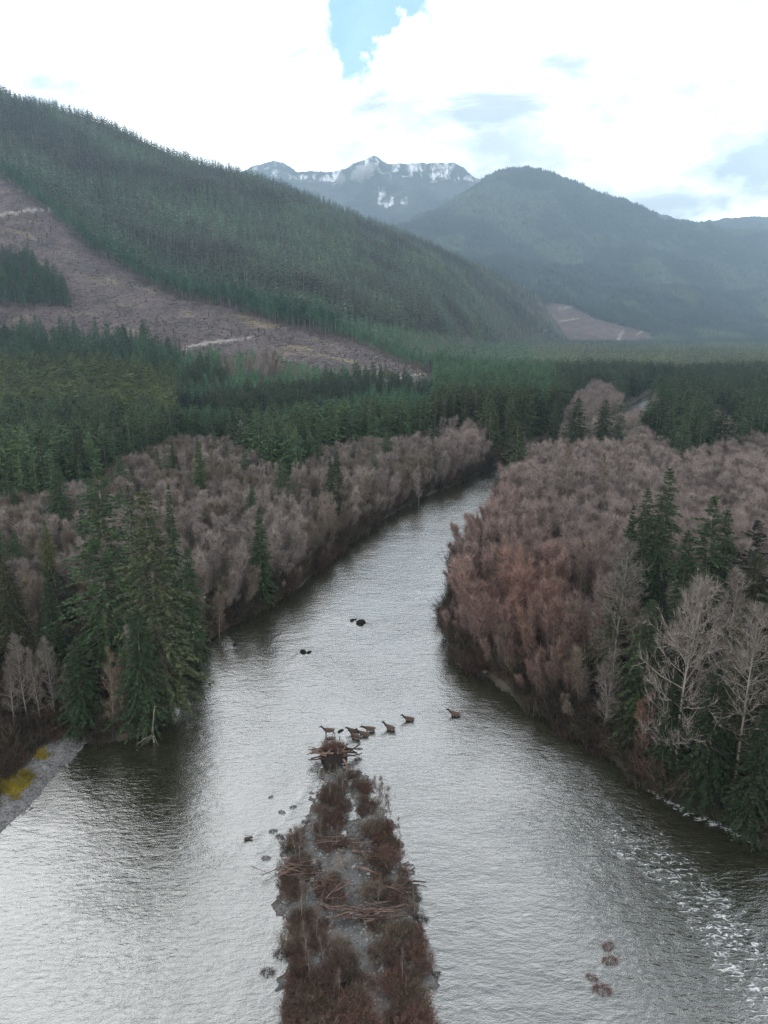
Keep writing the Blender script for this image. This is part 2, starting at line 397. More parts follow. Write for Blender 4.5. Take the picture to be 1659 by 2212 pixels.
# ------------------------------------------------------------------ mesh helpers
def make_mesh(name, V, T, mats, mi=None, smooth=False):
    me = bpy.data.meshes.new(name)
    V = np.asarray(V, np.float32).reshape(-1, 3); T = np.asarray(T, np.int32).reshape(-1, 3)
    me.vertices.add(len(V)); me.vertices.foreach_set('co', V.ravel())
    me.loops.add(len(T)*3); me.loops.foreach_set('vertex_index', T.ravel())
    me.polygons.add(len(T)); me.polygons.foreach_set('loop_start', np.arange(0, len(T)*3, 3, dtype=np.int32))
    me.polygons.foreach_set('loop_total', np.full(len(T), 3, np.int32))
    if mi is not None: me.polygons.foreach_set('material_index', np.asarray(mi, np.int32))
    if smooth: me.polygons.foreach_set('use_smooth', np.ones(len(T), bool))
    for m in (mats if isinstance(mats, (list, tuple)) else [mats]): me.materials.append(m)
    me.update(calc_edges=True)
    return me
def fattr(me, name, vals):
    a = me.attributes.new(name, 'FLOAT', 'POINT'); a.data.foreach_set('value', np.asarray(vals, np.float32).ravel())
def link(name, me, parent=None, loc=None, **props):
    o = bpy.data.objects.new(name, me); sc.collection.objects.link(o)
    if parent is not None: o.parent = parent
    if loc is not None: o.location = loc
    for k, v in props.items(): o[k] = v
    return o
def grid_tris(nr, nc):
    i = np.arange(nr-1)[:, None]*nc + np.arange(nc-1)[None, :]
    i = i.ravel(); return np.concatenate([np.stack([i, i+1, i+nc+1], 1), np.stack([i, i+nc+1, i+nc], 1)])

class MB:
    """collects triangles"""
    def __init__(s): s.v = []; s.t = []; s.n = 0
    def add(s, V, T):
        V = np.asarray(V, float).reshape(-1, 3); s.v.append(V); s.t.append(np.asarray(T, int).reshape(-1, 3)+s.n); s.n += len(V)
    def spikes(s, p0, p1, w, rng):
        d = p1-p0; r = rng.normal(size=p0.shape); side = np.cross(d, r); side /= np.linalg.norm(side, axis=1)[:, None]+1e-9
        w = np.broadcast_to(np.asarray(w, float), (len(p0),))[:, None]
        V = np.stack([p0-side*w, p0+side*w, p1], 1).reshape(-1, 3)
        s.add(V, np.arange(len(V)).reshape(-1, 3))
    def prisms(s, p0, p1, r0, r1, k=3):
        p0 = np.atleast_2d(p0); p1 = np.atleast_2d(p1); n = len(p0)
        d = p1-p0; d = d/(np.linalg.norm(d, axis=1)[:, None]+1e-9)
        ref = np.where(np.abs(d[:, 2:3]) > .9, np.array([[1., 0, 0]]), np.array([[0., 0, 1]]))
        a = np.cross(d, ref); a /= np.linalg.norm(a, axis=1)[:, None]; b = np.cross(d, a)
        r0 = np.broadcast_to(np.asarray(r0, float), (n,)); r1 = np.broadcast_to(np.asarray(r1, float), (n,))
        V = np.zeros((n, 2*k, 3))
        for j in range(k):
            q = 2*math.pi*j/k; o = a*math.cos(q)+b*math.sin(q)
            V[:, j] = p0+o*r0[:, None]; V[:, k+j] = p1+o*r1[:, None]
        F = []
        for j in range(k):
            j2 = (j+1) % k; F += [(j, j2, k+j2), (j, k+j2, k+j)]
        F = np.array(F)[None]+np.arange(n)[:, None, None]*2*k
        s.add(V.reshape(-1, 3), F.reshape(-1, 3))
    def tube(s, pts, rad, k=6):
        pts = np.asarray(pts, float); rad = np.broadcast_to(np.asarray(rad, float), (len(pts),)); n = len(pts)
        d = np.gradient(pts, axis=0); d /= np.linalg.norm(d, axis=1)[:, None]+1e-9
        ref = np.array([0., 1, 0]) if abs(d[:, 1]).mean() < .7 else np.array([1., 0, 0])
        a = np.cross(d, ref); a /= np.linalg.norm(a, axis=1)[:, None]; b = np.cross(d, a)
        ang = 2*math.pi*np.arange(k)/k
        V = pts[:, None]+rad[:, None, None]*(a[:, None]*np.cos(ang)[None, :, None]+b[:, None]*np.sin(ang)[None, :, None])
        T = []
        for i in range(n-1):
            for j in range(k):
                j2 = (j+1) % k; T += [(i*k+j, i*k+j2, (i+1)*k+j2), (i*k+j, (i+1)*k+j2, (i+1)*k+j)]
        c0 = n*k
        V = np.concatenate([V.reshape(-1, 3), pts[:1], pts[-1:]])
        for j in range(k):
            j2 = (j+1) % k; T += [(c0, j2, j), (c0+1, (n-1)*k+j, (n-1)*k+j2)]
        s.add(V, T)
    def rhombs(s, p, d, side, L, Wd):
        V = np.stack([p, p+d*L[:, None]*.45+side*Wd[:, None], p+d*L[:, None], p+d*L[:, None]*.45-side*Wd[:, None]], 1)
        n = len(p); i = np.arange(n)[:, None]*4
        T = np.concatenate([i+np.array([[0, 1, 2]]), i+np.array([[0, 2, 3]])])
        s.add(V.reshape(-1, 3), T)
    def arrays(s): return np.concatenate(s.v), np.concatenate(s.t)
    def mesh(s, name, mat, smooth=False):
        V, T = s.arrays(); return make_mesh(name, V, T, mat, smooth=smooth)
def joined(name, parts):
    V = []; T = []; M = []; mats = []; n = 0
    for i, (mb, mat) in enumerate(parts):
        v, t = mb.arrays(); V.append(v); T.append(t+n); M.append(np.full(len(t), i)); n += len(v); mats.append(mat)
    return make_mesh(name, np.concatenate(V), np.concatenate(T), mats, np.concatenate(M))

# ------------------------------------------------------------------ tree shapes (unit: metres)
def conifer(h, rad, rng, levels, nb, sprays, size, base=.12, trunk_r=None, power=.85, droop=.25, irregular=.25, gap=0.0, twigs=0):
    tr = MB(); cr = MB(); tr_r = trunk_r or h*.011
    k = 6 if levels > 25 else 4
    zz = np.linspace(-.6, h*.97, 9 if levels > 25 else 4)
    lean = rng.normal(size=2)*.006*h
    pts = np.stack([lean[0]*(zz/h)**2, lean[1]*(zz/h)**2, zz], 1)
    tr.tube(pts, tr_r*(1-zz.clip(0)/h)**.8+.02, k)
    P0 = []; D = []; Ln = []
    for i in range(levels):
        t = (i+rng.random()*.8)/levels; z = h*(base+(1-base)*t)
        n = nb if t < .85 else max(3, nb-2)
        env = rad*((1-t)**power)*(.45+.55*min(1, t/.12+.3)) + .15
        ph = rng.random()*6.28
        for j in range(n):
            if rng.random() < gap: continue
            az = ph + 6.283*j/n + rng.normal()*.35
            lob = 1+irregular*math.sin(az*2+i*.7)+irregular*rng.normal()*.7
            L = max(.15, env*max(.35, lob))
            el = (-.25+.75*t)+rng.normal()*.12
            P0.append((lean[0]*(z/h)**2, lean[1]*(z/h)**2, z)); D.append((math.cos(az)*math.cos(el), math.sin(az)*math.cos(el), math.sin(el))); Ln.append(L)
    P0 = np.array(P0); D = np.array(D); Ln = np.array(Ln); nbr = len(P0)
    s = (np.arange(sprays)+.5)/sprays
    s = .12+.88*s[None, :]**.85 + rng.normal(size=(nbr, sprays))*.04
    Z = -droop*(s**2)*Ln[:, None]*.6
    pos = P0[:, None]+D[:, None]*(s*Ln[:, None])[..., None]; pos[..., 2] += Z
    side = np.stack([-D[:, 1], D[:, 0], 0*D[:, 0]], 1); side /= np.linalg.norm(side, axis=1)[:, None]+1e-9
    for rep in range(2 if sprays > 1 else 1):
        q = pos.reshape(-1, 3)+rng.normal(size=(nbr*sprays, 3))*size*np.array([.25, .25, .15])
        sgn = rng.choice([-1, 1], size=(nbr*sprays, 1))
        dd = np.repeat(D, sprays, 0)*.8+np.repeat(side, sprays, 0)*sgn*rng.uniform(.2, 1.1, (nbr*sprays, 1)); dd[:, 2] -= rng.uniform(.05, .55, nbr*sprays)*droop*2
        dd /= np.linalg.norm(dd, axis=1)[:, None]
        sd = np.cross(dd, np.array([0, 0, 1.])+rng.normal(size=dd.shape)*.5); sd /= np.linalg.norm(sd, axis=1)[:, None]+1e-9
        Ls = size*rng.uniform(.6, 1.35, nbr*sprays)*np.repeat(np.clip(Ln/rad+.35, .5, 1.2), sprays)
        cr.rhombs(q-dd*Ls[:, None]*.3, dd, sd, Ls, Ls*rng.uniform(.15, .30, nbr*sprays))
    # leader
    cr.rhombs(np.array([[lean[0], lean[1], h*.955]]*2), np.array([[0, 0, 1.]]*2), np.array([[1., 0, 0], [0, 1., 0]]), np.array([h*.05]*2), np.array([h*.008]*2))
    if twigs:
        tip = P0+D*Ln[:, None]*.8; tip[:, 2] -= droop*.35*Ln
        tr.spikes(P0, tip, .05, rng)
        m = int(twigs); z = rng.uniform(.04, base+.25, m)*h; az = rng.uniform(0, 6.28, m); L = rng.uniform(.8, 3.0, m)*rad/5
        a = np.stack([0*z, 0*z, z], 1); tr.spikes(a, a+np.stack([np.cos(az)*L, np.sin(az)*L, -.2*L+rng.normal(size=m)*.2], 1), .05, rng)
    return tr, cr

def bare_tree(h, rad, rng, stems=2, limbs=22, sub=7, twigs=7, spread=.6, twig_w=.03, twig_l=1.2, base=.25, trunk_r=None, up=.35, limb_r=.045):
    """leafless broadleaf: stems, curved limbs, branchlets, and a haze of fine twigs. returns wood, twig crown"""
    wd = MB(); cr = MB(); r0 = trunk_r or h*.010
    for s_ in range(stems):
        az0 = rng.random()*6.28; ln = rad*.45*(0 if stems == 1 else 1)*rng.uniform(.5, 1.2); hh = h*rng.uniform(.8, .97)
        zz = np.linspace(0, 1, 6); bend = rng.normal(size=2)*h*.02
        pts = np.stack([math.cos(az0)*ln*zz**1.3+bend[0]*np.sin(zz*5), math.sin(az0)*ln*zz**1.3+bend[1]*np.sin(zz*4), zz*hh-.5*(1-zz)], 1)
        wd.tube(pts, r0*(1-zz*.93)/max(1, stems**.4), 5)
        n = limbs
        t = base+(1-base)*rng.random(n)**.8
        P = np.stack([np.interp(t, zz, pts[:, i]) for i in range(3)], 1)
        az = rng.uniform(0, 6.28, n); prof = np.sin(np.clip((t-base)/(1-base), 0, 1)**.75*math.pi*.78+.55)
        L = rad*prof*rng.uniform(.6, 1.15, n)*(.75 if stems > 1 else 1)
        el = R(90)*(1-spread)+rng.normal(size=n)*.22+t*.5*up
        D = np.stack([np.cos(az)*np.cos(el), np.sin(az)*np.cos(el), np.sin(el)], 1)
        M_ = P+D*L[:, None]*.5; D2 = D+np.array([0, 0, up]); D2 /= np.linalg.norm(D2, axis=1)[:, None]; E = M_+D2*L[:, None]*.6
        lr = limb_r*(L/rad+.4)
        wd.prisms(P, M_, lr, lr*.7); wd.prisms(M_, E, lr*.7, lr*.25)
        # branchlets
        m = n*sub; li = np.repeat(np.arange(n), sub); tt = rng.uniform(.2, 1, m)
        Q = np.where((tt < .5)[:, None], P[li]+(M_-P)[li]*(tt*2)[:, None], M_[li]+(E-M_)[li]*(tt*2-1)[:, None])
        dd = D2[li]+rng.normal(size=(m, 3))*.55+np.array([0, 0, up*.7]); dd /= np.linalg.norm(dd, axis=1)[:, None]
        l2 = L[li]*rng.uniform(.25, .55, m)*(1.15-tt*.5); Q2 = Q+dd*l2[:, None]
        (wd if limb_r > .06 else cr).spikes(Q, Q2, limb_r*.55, rng)
        k = m*twigs; bi = np.repeat(np.arange(m), twigs); tq = rng.uniform(.15, 1, k)
        S = Q[bi]+(Q2-Q)[bi]*tq[:, None]; ds = dd[bi]+rng.normal(size=(k, 3))*.5+np.array([0, 0, up*.6]); ds /= np.linalg.norm(ds, axis=1)[:, None]
        cr.spikes(S, S+ds*(twig_l*rng.uniform(.5, 1.3, k))[:, None], twig_w, rng)
    return wd, cr

def rng_(i): return np.random.default_rng(1000+i)
# prototypes: (trunk MB, crown MB), nominal height
CON_NEAR = [conifer(30, 5.8, rng_(1), 66, 7, 26, .52, .16, power=.66, droop=.35, irregular=.38, gap=.14, twigs=120),
            conifer(30, 5.2, rng_(2), 74, 7, 26, .50, .08, power=.62, droop=.5, irregular=.28, gap=.08, twigs=80),
            conifer(30, 4.4, rng_(3), 64, 7, 22, .58, .05, power=.8, droop=.35, irregular=.28, gap=.05, twigs=30),
            conifer(30, 4.8, rng_(4), 52, 6, 18, .60, .28, power=.6, droop=.3, irregular=.55, gap=.34, twigs=160)]
CON_MID = [conifer(22, 3.9, rng_(11), 30, 6, 8, .85, .14, power=.70, irregular=.32, gap=.06),
           conifer(22, 3.4, rng_(12), 30, 6, 8, .80, .10, power=.80, irregular=.32, gap=.06),
           conifer(22, 3.7, rng_(13), 26, 6, 8, .85, .34, power=.6, irregular=.45, gap=.15),
           conifer(22, 3.0, rng_(14), 28, 5, 7, .80, .10, power=.9, irregular=.38, gap=.1)]
CON_TALL = [conifer(24, 3.0, rng_(21), 14, 6, 3, 1.5, .52, trunk_r=.3, power=.55, irregular=.3),
            conifer(24, 2.6, rng_(22), 14, 6, 3, 1.5, .48, trunk_r=.28, power=.65, irregular=.3)]
CON_FAR = [conifer(24, 3.6, rng_(31), 11, 5, 1, 3.4, .10, power=.85, irregular=.3),
           conifer(24, 3.2, rng_(32), 11, 5, 1, 3.1, .16, power=.8, irregular=.35),
           conifer(24, 2.8, rng_(33), 12, 5, 1, 2.9, .08, power=1.0, irregular=.3)]
ALDER = [bare_tree(14, 2.9, rng_(41), 4, 15, 5, 6, .24, .036, 2.1, .15, up=.9),
         bare_tree(14, 2.6, rng_(42), 3, 19, 5, 6, .20, .036, 2.2, .15, up=.95),
         bare_tree(14, 3.2, rng_(43), 5, 12, 5, 6, .28, .034, 2.0, .12, up=.85),
         bare_tree(14, 3.0, rng_(44), 4, 15, 5, 6, .32, .034, 1.9, .12, up=.75)]
BIGBARE = [bare_tree(30, 7.0, rng_(51), 1, 78, 9, 8, .72, .028, 1.5, .16, trunk_r=.34, up=.22, limb_r=.060),
           bare_tree(30, 5.2, rng_(52), 1, 70, 8, 7, .66, .028, 1.4, .14, trunk_r=.28, up=.22, limb_r=.055),
           bare_tree(20, 5.0, rng_(53), 2, 34, 8, 7, .55, .026, 1.2, .15, trunk_r=.26, up=.30, limb_r=.065)]
def shrub(h, rad, rng, n, sub=4, w=.02):
    wd = MB(); az = rng.uniform(0, 6.28, n); r = rad*np.sqrt(rng.random(n))*.75; ln = rng.uniform(.05, .55, n)
    P = np.stack([np.cos(az)*r, np.sin(az)*r, 0*r-.1], 1); az2 = az+rng.normal(size=n)*.8
    D = np.stack([np.cos(az2)*ln, np.sin(az2)*ln, np.ones(n)], 1); D /= np.linalg.norm(D, axis=1)[:, None]
    L = h*rng.uniform(.45, 1.1, n); E = P+D*L[:, None]
    wd.spikes(P, E, w, rng)
    k = n*sub; i = np.repeat(np.arange(n), sub); t = rng.uniform(.25, .95, k); S = P[i]+(E-P)[i]*t[:, None]
    d = D[i]+rng.normal(size=(k, 3))*.5; d /= np.linalg.norm(d, axis=1)[:, None]
    wd.spikes(S, S+d*(h*.3*rng.uniform(.4, 1.2, k))[:, None], w*.8, rng)
    return wd
SHRUB = [shrub(1.6, 1.3, rng_(61), 170, 5, .020), shrub(1.1, 1.2, rng_(62), 190, 5, .018), shrub(2.4, 1.0, rng_(63), 110, 7, .018)]
def sapling(h, rng):
    return bare_tree(h, h*.16, rng, 1, 20, 4, 3, .35, .012, .5, .15, trunk_r=.035, up=.5, limb_r=.014)
SAPL = [sapling(5, rng_(71)), sapling(5, rng_(72))]

def protos(fam, nm, wood, crown):
    """(separate part meshes, joined mesh for the masses)"""
    out = []
    for i, (a, c) in enumerate(fam):
        out.append((a.mesh(nm+'_trunk_mesh', wood), c.mesh(nm+'_crown_mesh', crown), joined(nm+'_mesh', [(a, wood), (c, crown)])))
    return out
P_NEAR = protos(CON_NEAR, 'near_conifer', M_BARK, M_NEEDLE); P_MID = protos(CON_MID, 'conifer', M_BARK, M_NEEDLE)
P_TALL = protos(CON_TALL, 'tall_conifer', M_PALE, M_NEEDLE); P_FAR = protos(CON_FAR, 'far_conifer', M_BARK, M_NEEDLE)
P_ALD = protos(ALDER, 'alder', M_GREYB, M_TWIG); P_BIG = protos(BIGBARE, 'cottonwood', M_PALE, M_TWIG)
P_SAP = protos(SAPL, 'sapling', M_GREYB, M_TWIG)
P_SHR = [s.mesh('shrub_mesh', M_TWIG) for s in SHRUB]

# ------------------------------------------------------------------ the land
def build_land():
    nr, nc = 640, 420
    s = 18*(3900/18)**(np.linspace(0, 1, nr)); Yv = s-80.0
    u = np.linspace(-.80, .80, nc)
    Y = np.repeat(Yv[:, None], nc, 1); X = u[None]*s[:, None]
    Z = H(X.ravel(), Y.ravel()).reshape(X.shape)
    V = np.stack([X, Y, Z], -1).reshape(-1, 3)
    me = make_mesh('valley_ground', V, grid_tris(nr, nc), M_LAND, smooth=True)
    x, y, z = V.T
    px, py = project(x, y, z)
    uu = x/np.maximum(y, 60)
    cl = railval(CLOW, uu); ct = railval(CTOP, uu)
    cut = ((y > cl[0]-20) & (y < ct[0]+12) & (px < 940)).astype(float)
    cut2 = inpoly(px, py, [(1150, 655), (1250, 650), (1400, 720), (1420, 742), (1290, 752), (1180, 746)]) & (y > 1500)
    fattr(me, 'cut', np.maximum(cut, cut2)); 
    d = polydist(x, y, RIVER); d = np.where(y > 900, 99, d)
    bar = inpoly(px, py, [(-400, 1560), (190, 1590), (205, 1640), (0, 1830), (-400, 2250)])
    gb = (1-sstep(2.6, 5.0, d+(fbm(x/3, y/3, 8, 3)-.5)*5))*bar
    gl = (1-sstep(.3, 1.0, d))*.12*(~bar)
    fattr(me, 'gravel', np.maximum(gb, gl))
    road = np.zeros(len(x))
    for line, w in (([(-60, 468), (13, 462), (60, 455), (125, 452)], 2.6), ([(360, 775), (395, 752), (440, 742), (500, 735), (545, 728)], 2.6), ([(830, 822), (880, 812), (915, 806)], 2.4)):
        for k in range(len(line)-1):
            (x1, y1), (x2, y2) = line[k], line[k+1]
            t = np.clip(((px-x1)*(x2-x1)+(py-y1)*(y2-y1))/((x2-x1)**2+(y2-y1)**2), 0, 1)
            dd = np.hypot(px-x1-t*(x2-x1), (py-y1-t*(y2-y1))*1.0)
            road = np.maximum(road, ((dd < w) & (y > 450)).astype(float))
    fattr(me, 'road', road)
    link('ground', me, kind='structure')
build_land()

def island_h(X, Y):
    d = -sdf(X, Y, ISLAND)
    n = fbm(X/1.6, Y/1.6, 31, 4)-.5; n2 = fbm(X/5, Y/5, 33, 3)-.5
    dd = d+n*3.2+n2*2.4
    return np.where(dd > 0, sstep(0, .9, dd)*.11+n*.26+n2*.44*sstep(.5, 2, dd), -sstep(0, 3, -dd)*.9)
def build_island():
    P = np.array(ISLAND); x0, x1 = P[:, 0].min()-3, P[:, 0].max()+3; y0, y1 = P[:, 1].min()-3, P[:, 1].max()+3
    st = .2; xs = np.arange(x0, x1, st); ys = np.arange(y0, y1, st)
    X, Y = np.meshgrid(xs, ys); Z = island_h(X, Y)
    me = make_mesh('island', np.stack([X, Y, Z], -1), grid_tris(len(ys), len(xs)), M_ISL, smooth=True)
    link('gravel_island', me, kind='structure')
build_island()

RAPID = [(1270, 1790), (1340, 1765), (1420, 1800), (1530, 1880), (1600, 1960), (1659, 2020), (1720, 2240), (1600, 2240), (1560, 2130), (1480, 2010), (1400, 1900), (1300, 1840)]
def build_water():
    nr, nc = 620, 460
    s = 18*(1000/18)**(np.linspace(0, 1, nr)); Yv = s-80.0
    u = np.linspace(-.80, .80, nc)
    Y = np.repeat(Yv[:, None], nc, 1); X = u[None]*s[:, None]
    x = X.ravel(); y = Y.ravel(); px, py = project(x, y, 0*x)
    Dp = sdf(px, py, RAPID)
    foam = (1-sstep(-35, 45, Dp))*sstep(0, 30, y)
    edge = [(1395, 1700), (1430, 1722), (1500, 1760), (1570, 1790), (1640, 1822)]
    ed = np.full(len(x), 999.)
    for k in range(len(edge)-1):
        (x1, y1), (x2, y2) = edge[k], edge[k+1]
        t = np.clip(((px-x1)*(x2-x1)+(py-y1)*(y2-y1))/((x2-x1)**2+(y2-y1)**2), 0, 1)
        ed = np.minimum(ed, np.hypot(px-x1-t*(x2-x1), py-y1-t*(y2-y1)))
    foam = np.maximum(foam*.52, (1-sstep(2, 14, ed))*.9)
    chop = np.clip(1-sstep(-40, 260, Dp), 0, 1)*.9+.25
    chop = np.maximum(chop, (1-sstep(0, 300, np.hypot(px-250, (py-1900)*1.2)))*.6)
    wake = np.zeros(len(x)); wz = np.zeros(len(x))
    for (a, b, w) in [(779, 1346, 1.0), (762, 1340, .7), (660, 1409, .9), (509, 1393, .5), (537, 1811, .7), (711, 1588, .5), (768, 1592, .9), (785, 1590, .7), (801, 1580, .7), (843, 1577, .8), (884, 1558, .8), (983, 1547, .8), (721, 1650, 2.0)]:
        p = ground(a, b, 0); el = 1540 < b < 1600
        dx, dy = x-p[0], y-p[1]; dwn = dx if el else -dy; lat = dy if el else dx           # behind the animal, or downstream of the stone
        vee = np.abs(np.abs(lat)-(.3+w*.5+.32*np.maximum(dwn, 0))); on = (dwn > -1.2)*np.exp(-np.maximum(dwn, 0)/(4.5*w))
        wz += on*np.exp(-(vee/.35)**2)*.10; wake = np.maximum(wake, on*np.exp(-(vee/.30)**2)*.42*w); r = np.hypot(dx, dy); wake = np.maximum(wake, np.exp(-((r-w*.9)/.3)**2)*.40)
    z = wz+((fbm(x*.7+y*.2, y*1.1, 51, 3)-.5)*.10 + (fbm(x*.25, y*.4, 55, 2)-.5)*.12)*(.4+chop)
    z += (fbm(x*1.1, y*1.4, 61, 3)-.5)*.45*foam
    me = make_mesh('river', np.stack([x, y, z], -1), grid_tris(nr, nc), M_WATER, smooth=True)
    fattr(me, 'foam', np.maximum(foam, wake)); fattr(me, 'chop', np.clip(chop+wake*.8, 0, 1.4))
    sh = sstep(1850, 2200, py)*sstep(900, 1250, px)
    fattr(me, 'shallow', sh)
    link('river_water', me, kind='structure')
build_water()

# far hills and the snowy peak, each a real ridge with a far side
def ridge(name, rails, ulim, nr, nc, mat, amp, sc_, seed, backdrop, jag=0, cutpoly=None, roads=(), snowpoly=None, warp=0):
    rails = [rail(r) if len(r[0]) == 3 and not isinstance(r, tuple) else r for r in rails]
    last = rails[-1]; rails.append((last[0], last[1]+backdrop[0], last[2]-backdrop[1]))
    u = np.linspace(ulim[0], ulim[1], nc)
    vals = [railval(r, u) for r in rails]
    t = np.linspace(0, len(rails)-1, nr); k = np.minimum(t.astype(int), len(rails)-2); f = t-k
    Yk = np.array([v[0] for v in vals]); Zk = np.array([v[1] for v in vals])
    Y = Yk[k]*(1-f)[:, None]+Yk[k+1]*f[:, None]; Z = Zk[k]*(1-f)[:, None]+Zk[k+1]*f[:, None]
    X = Y*u[None]
    hh = np.clip(Z/200, 0, 1)
    n = fbm(X/sc_+seed, Y/sc_, seed, 6, .52); rd = 1-np.abs(n-.5)*2
    top = (np.abs(t-(len(rails)-2)) < .001*nr)
    w = np.minimum(1, np.abs(t-(len(rails)-2))/.45)[:, None]
    Z = Z+(rd-.8)*amp*hh*(.12+.88*w)+(fbm(X/(sc_*.12), Y/(sc_*.12), seed+3, 3)-.5)*amp*.16*hh
    if jag: Z = Z+(fbm(X/130, Y/260, seed+7, 4, .6)-.5)*jag*(1-w*.6)
    V = np.stack([X, Y, Z], -1).reshape(-1, 3)
    me = make_mesh(name, V, grid_tris(nr, nc), mat, smooth=True)
    px, py = project(V[:, 0], V[:, 1], V[:, 2])
    fattr(me, 'cut', inpoly(px, py, cutpoly).astype(float) if cutpoly else np.zeros(len(px)))
    road = np.zeros(len(px))
    for line, wd in roads:
        for q in range(len(line)-1):
            (x1, y1), (x2, y2) = line[q], line[q+1]
            tt = np.clip(((px-x1)*(x2-x1)+(py-y1)*(y2-y1))/((x2-x1)**2+(y2-y1)**2), 0, 1)
            road = np.maximum(road, (np.hypot(px-x1-tt*(x2-x1), py-y1-tt*(y2-y1)) < wd).astype(float))
    fattr(me, 'road', road)
    sn = np.zeros(len(px))
    for P in (snowpoly or []): sn = np.maximum(sn, inpoly(px, py, P))
    fattr(me, 'snow', sn)
    link(name, me, kind='structure')
    return X, Y, Z, px.reshape(X.shape), py.reshape(X.shape)
MIDCUT = [(1130, 690), (1160, 655), (1215, 655), (1290, 690), (1400, 718), (1425, 738), (1330, 750), (1200, 748), (1120, 735)]
MIDHILL = ridge('mountain_slope',
    [[(300, 757, 2500), (900, 757, 2500), (1150, 757, 2500), (1640, 757, 2500), (2300, 757, 2500)],
     [(300, 750, 3000), (1150, 750, 3000), (1640, 749, 3000), (2300, 748, 3000)],
     [(300, 640, 3500), (1000, 640, 3500), (1160, 655, 3500), (1290, 672, 3500), (1420, 708, 3500), (1640, 728, 3500), (2300, 735, 3500)],
     [(300, 590, 4100), (900, 560, 4100), (1150, 590, 4100), (1300, 612, 4100), (1420, 640, 4100), (1640, 690, 4100), (2300, 720, 4100)],
     [(300, 590, 4600), (900, 545, 4600), (1150, 585, 4600), (1300, 600, 4600), (1420, 622, 4600), (1640, 665, 4600), (2300, 690, 4600)],
     [(300, 560, 5400), (800, 520, 5400), (900, 492, 5400), (1000, 470, 5400), (1150, 475, 5400), (1300, 520, 5400), (1640, 600, 5400), (2300, 640, 5400)],
     [(300, 520, 6200), (800, 500, 6200), (860, 490, 6200), (900, 478, 6200), (950, 458, 6200), (1000, 422, 6200), (1050, 388, 6200), (1085, 370, 6200), (1140, 362, 6200), (1190, 373, 6200), (1240, 398, 6200), (1280, 415, 6200),
      (1340, 431, 6200), (1380, 445, 6200), (1405, 458, 6200), (1425, 476, 6200), (1500, 486, 6200), (1640, 503, 6200), (2300, 560, 6200)]],
    (-.3, .8), 330, 420, M_MID, 250, 700, 71, (1200, 500), cutpoly=MIDCUT,
    roads=[([(1205, 668), (1235, 662)], 1.6), ([(1210, 694), (1250, 688)], 1.8), ([(1335, 735), (1345, 715)], 3.0), ([(1262, 752), (1285, 742)], 2.6), ([(1385, 680), (1400, 668)], 1.5), ([(1375, 722), (1388, 716)], 2)])
ridge('snowy_peak',
    [[(-200, 560, 6800), (2300, 560, 6800)],
     [(-200, 470, 7400), (600, 470, 7400), (850, 460, 7400), (1100, 480, 7400), (2300, 520, 7400)],
     [(-200, 420, 7900), (530, 425, 7900), (700, 420, 7900), (860, 410, 7900), (1000, 415, 7900), (1100, 450, 7900), (2300, 500, 7900)],
     [(-200, 400, 8400), (440, 395, 8400), (510, 372, 8400), (545, 358, 8400), (590, 345, 8400), (615, 353, 8400), (640, 372, 8400), (680, 372, 8400), (730, 370, 8400), (765, 352, 8400), (790, 342, 8400), (812, 337, 8400),
      (835, 350, 8400), (870, 352, 8400), (930, 352, 8400), (980, 352, 8400), (1000, 362, 8400), (1020, 380, 8400), (1050, 389, 8400), (1100, 430, 8400), (1300, 560, 8400), (2300, 680, 8400)]],
    (-.45, .7), 240, 460, M_PEAK, 150, 520, 91, (900, 500), jag=75,
    snowpoly=[[(815, 405), (828, 400), (838, 440), (846, 415), (850, 440), (835, 450), (818, 440)], [(868, 428), (880, 424), (878, 445), (868, 440)],
              [(850, 356), (960, 352), (985, 362), (880, 372)], [(655, 380), (735, 376), (730, 390), (660, 392)]])

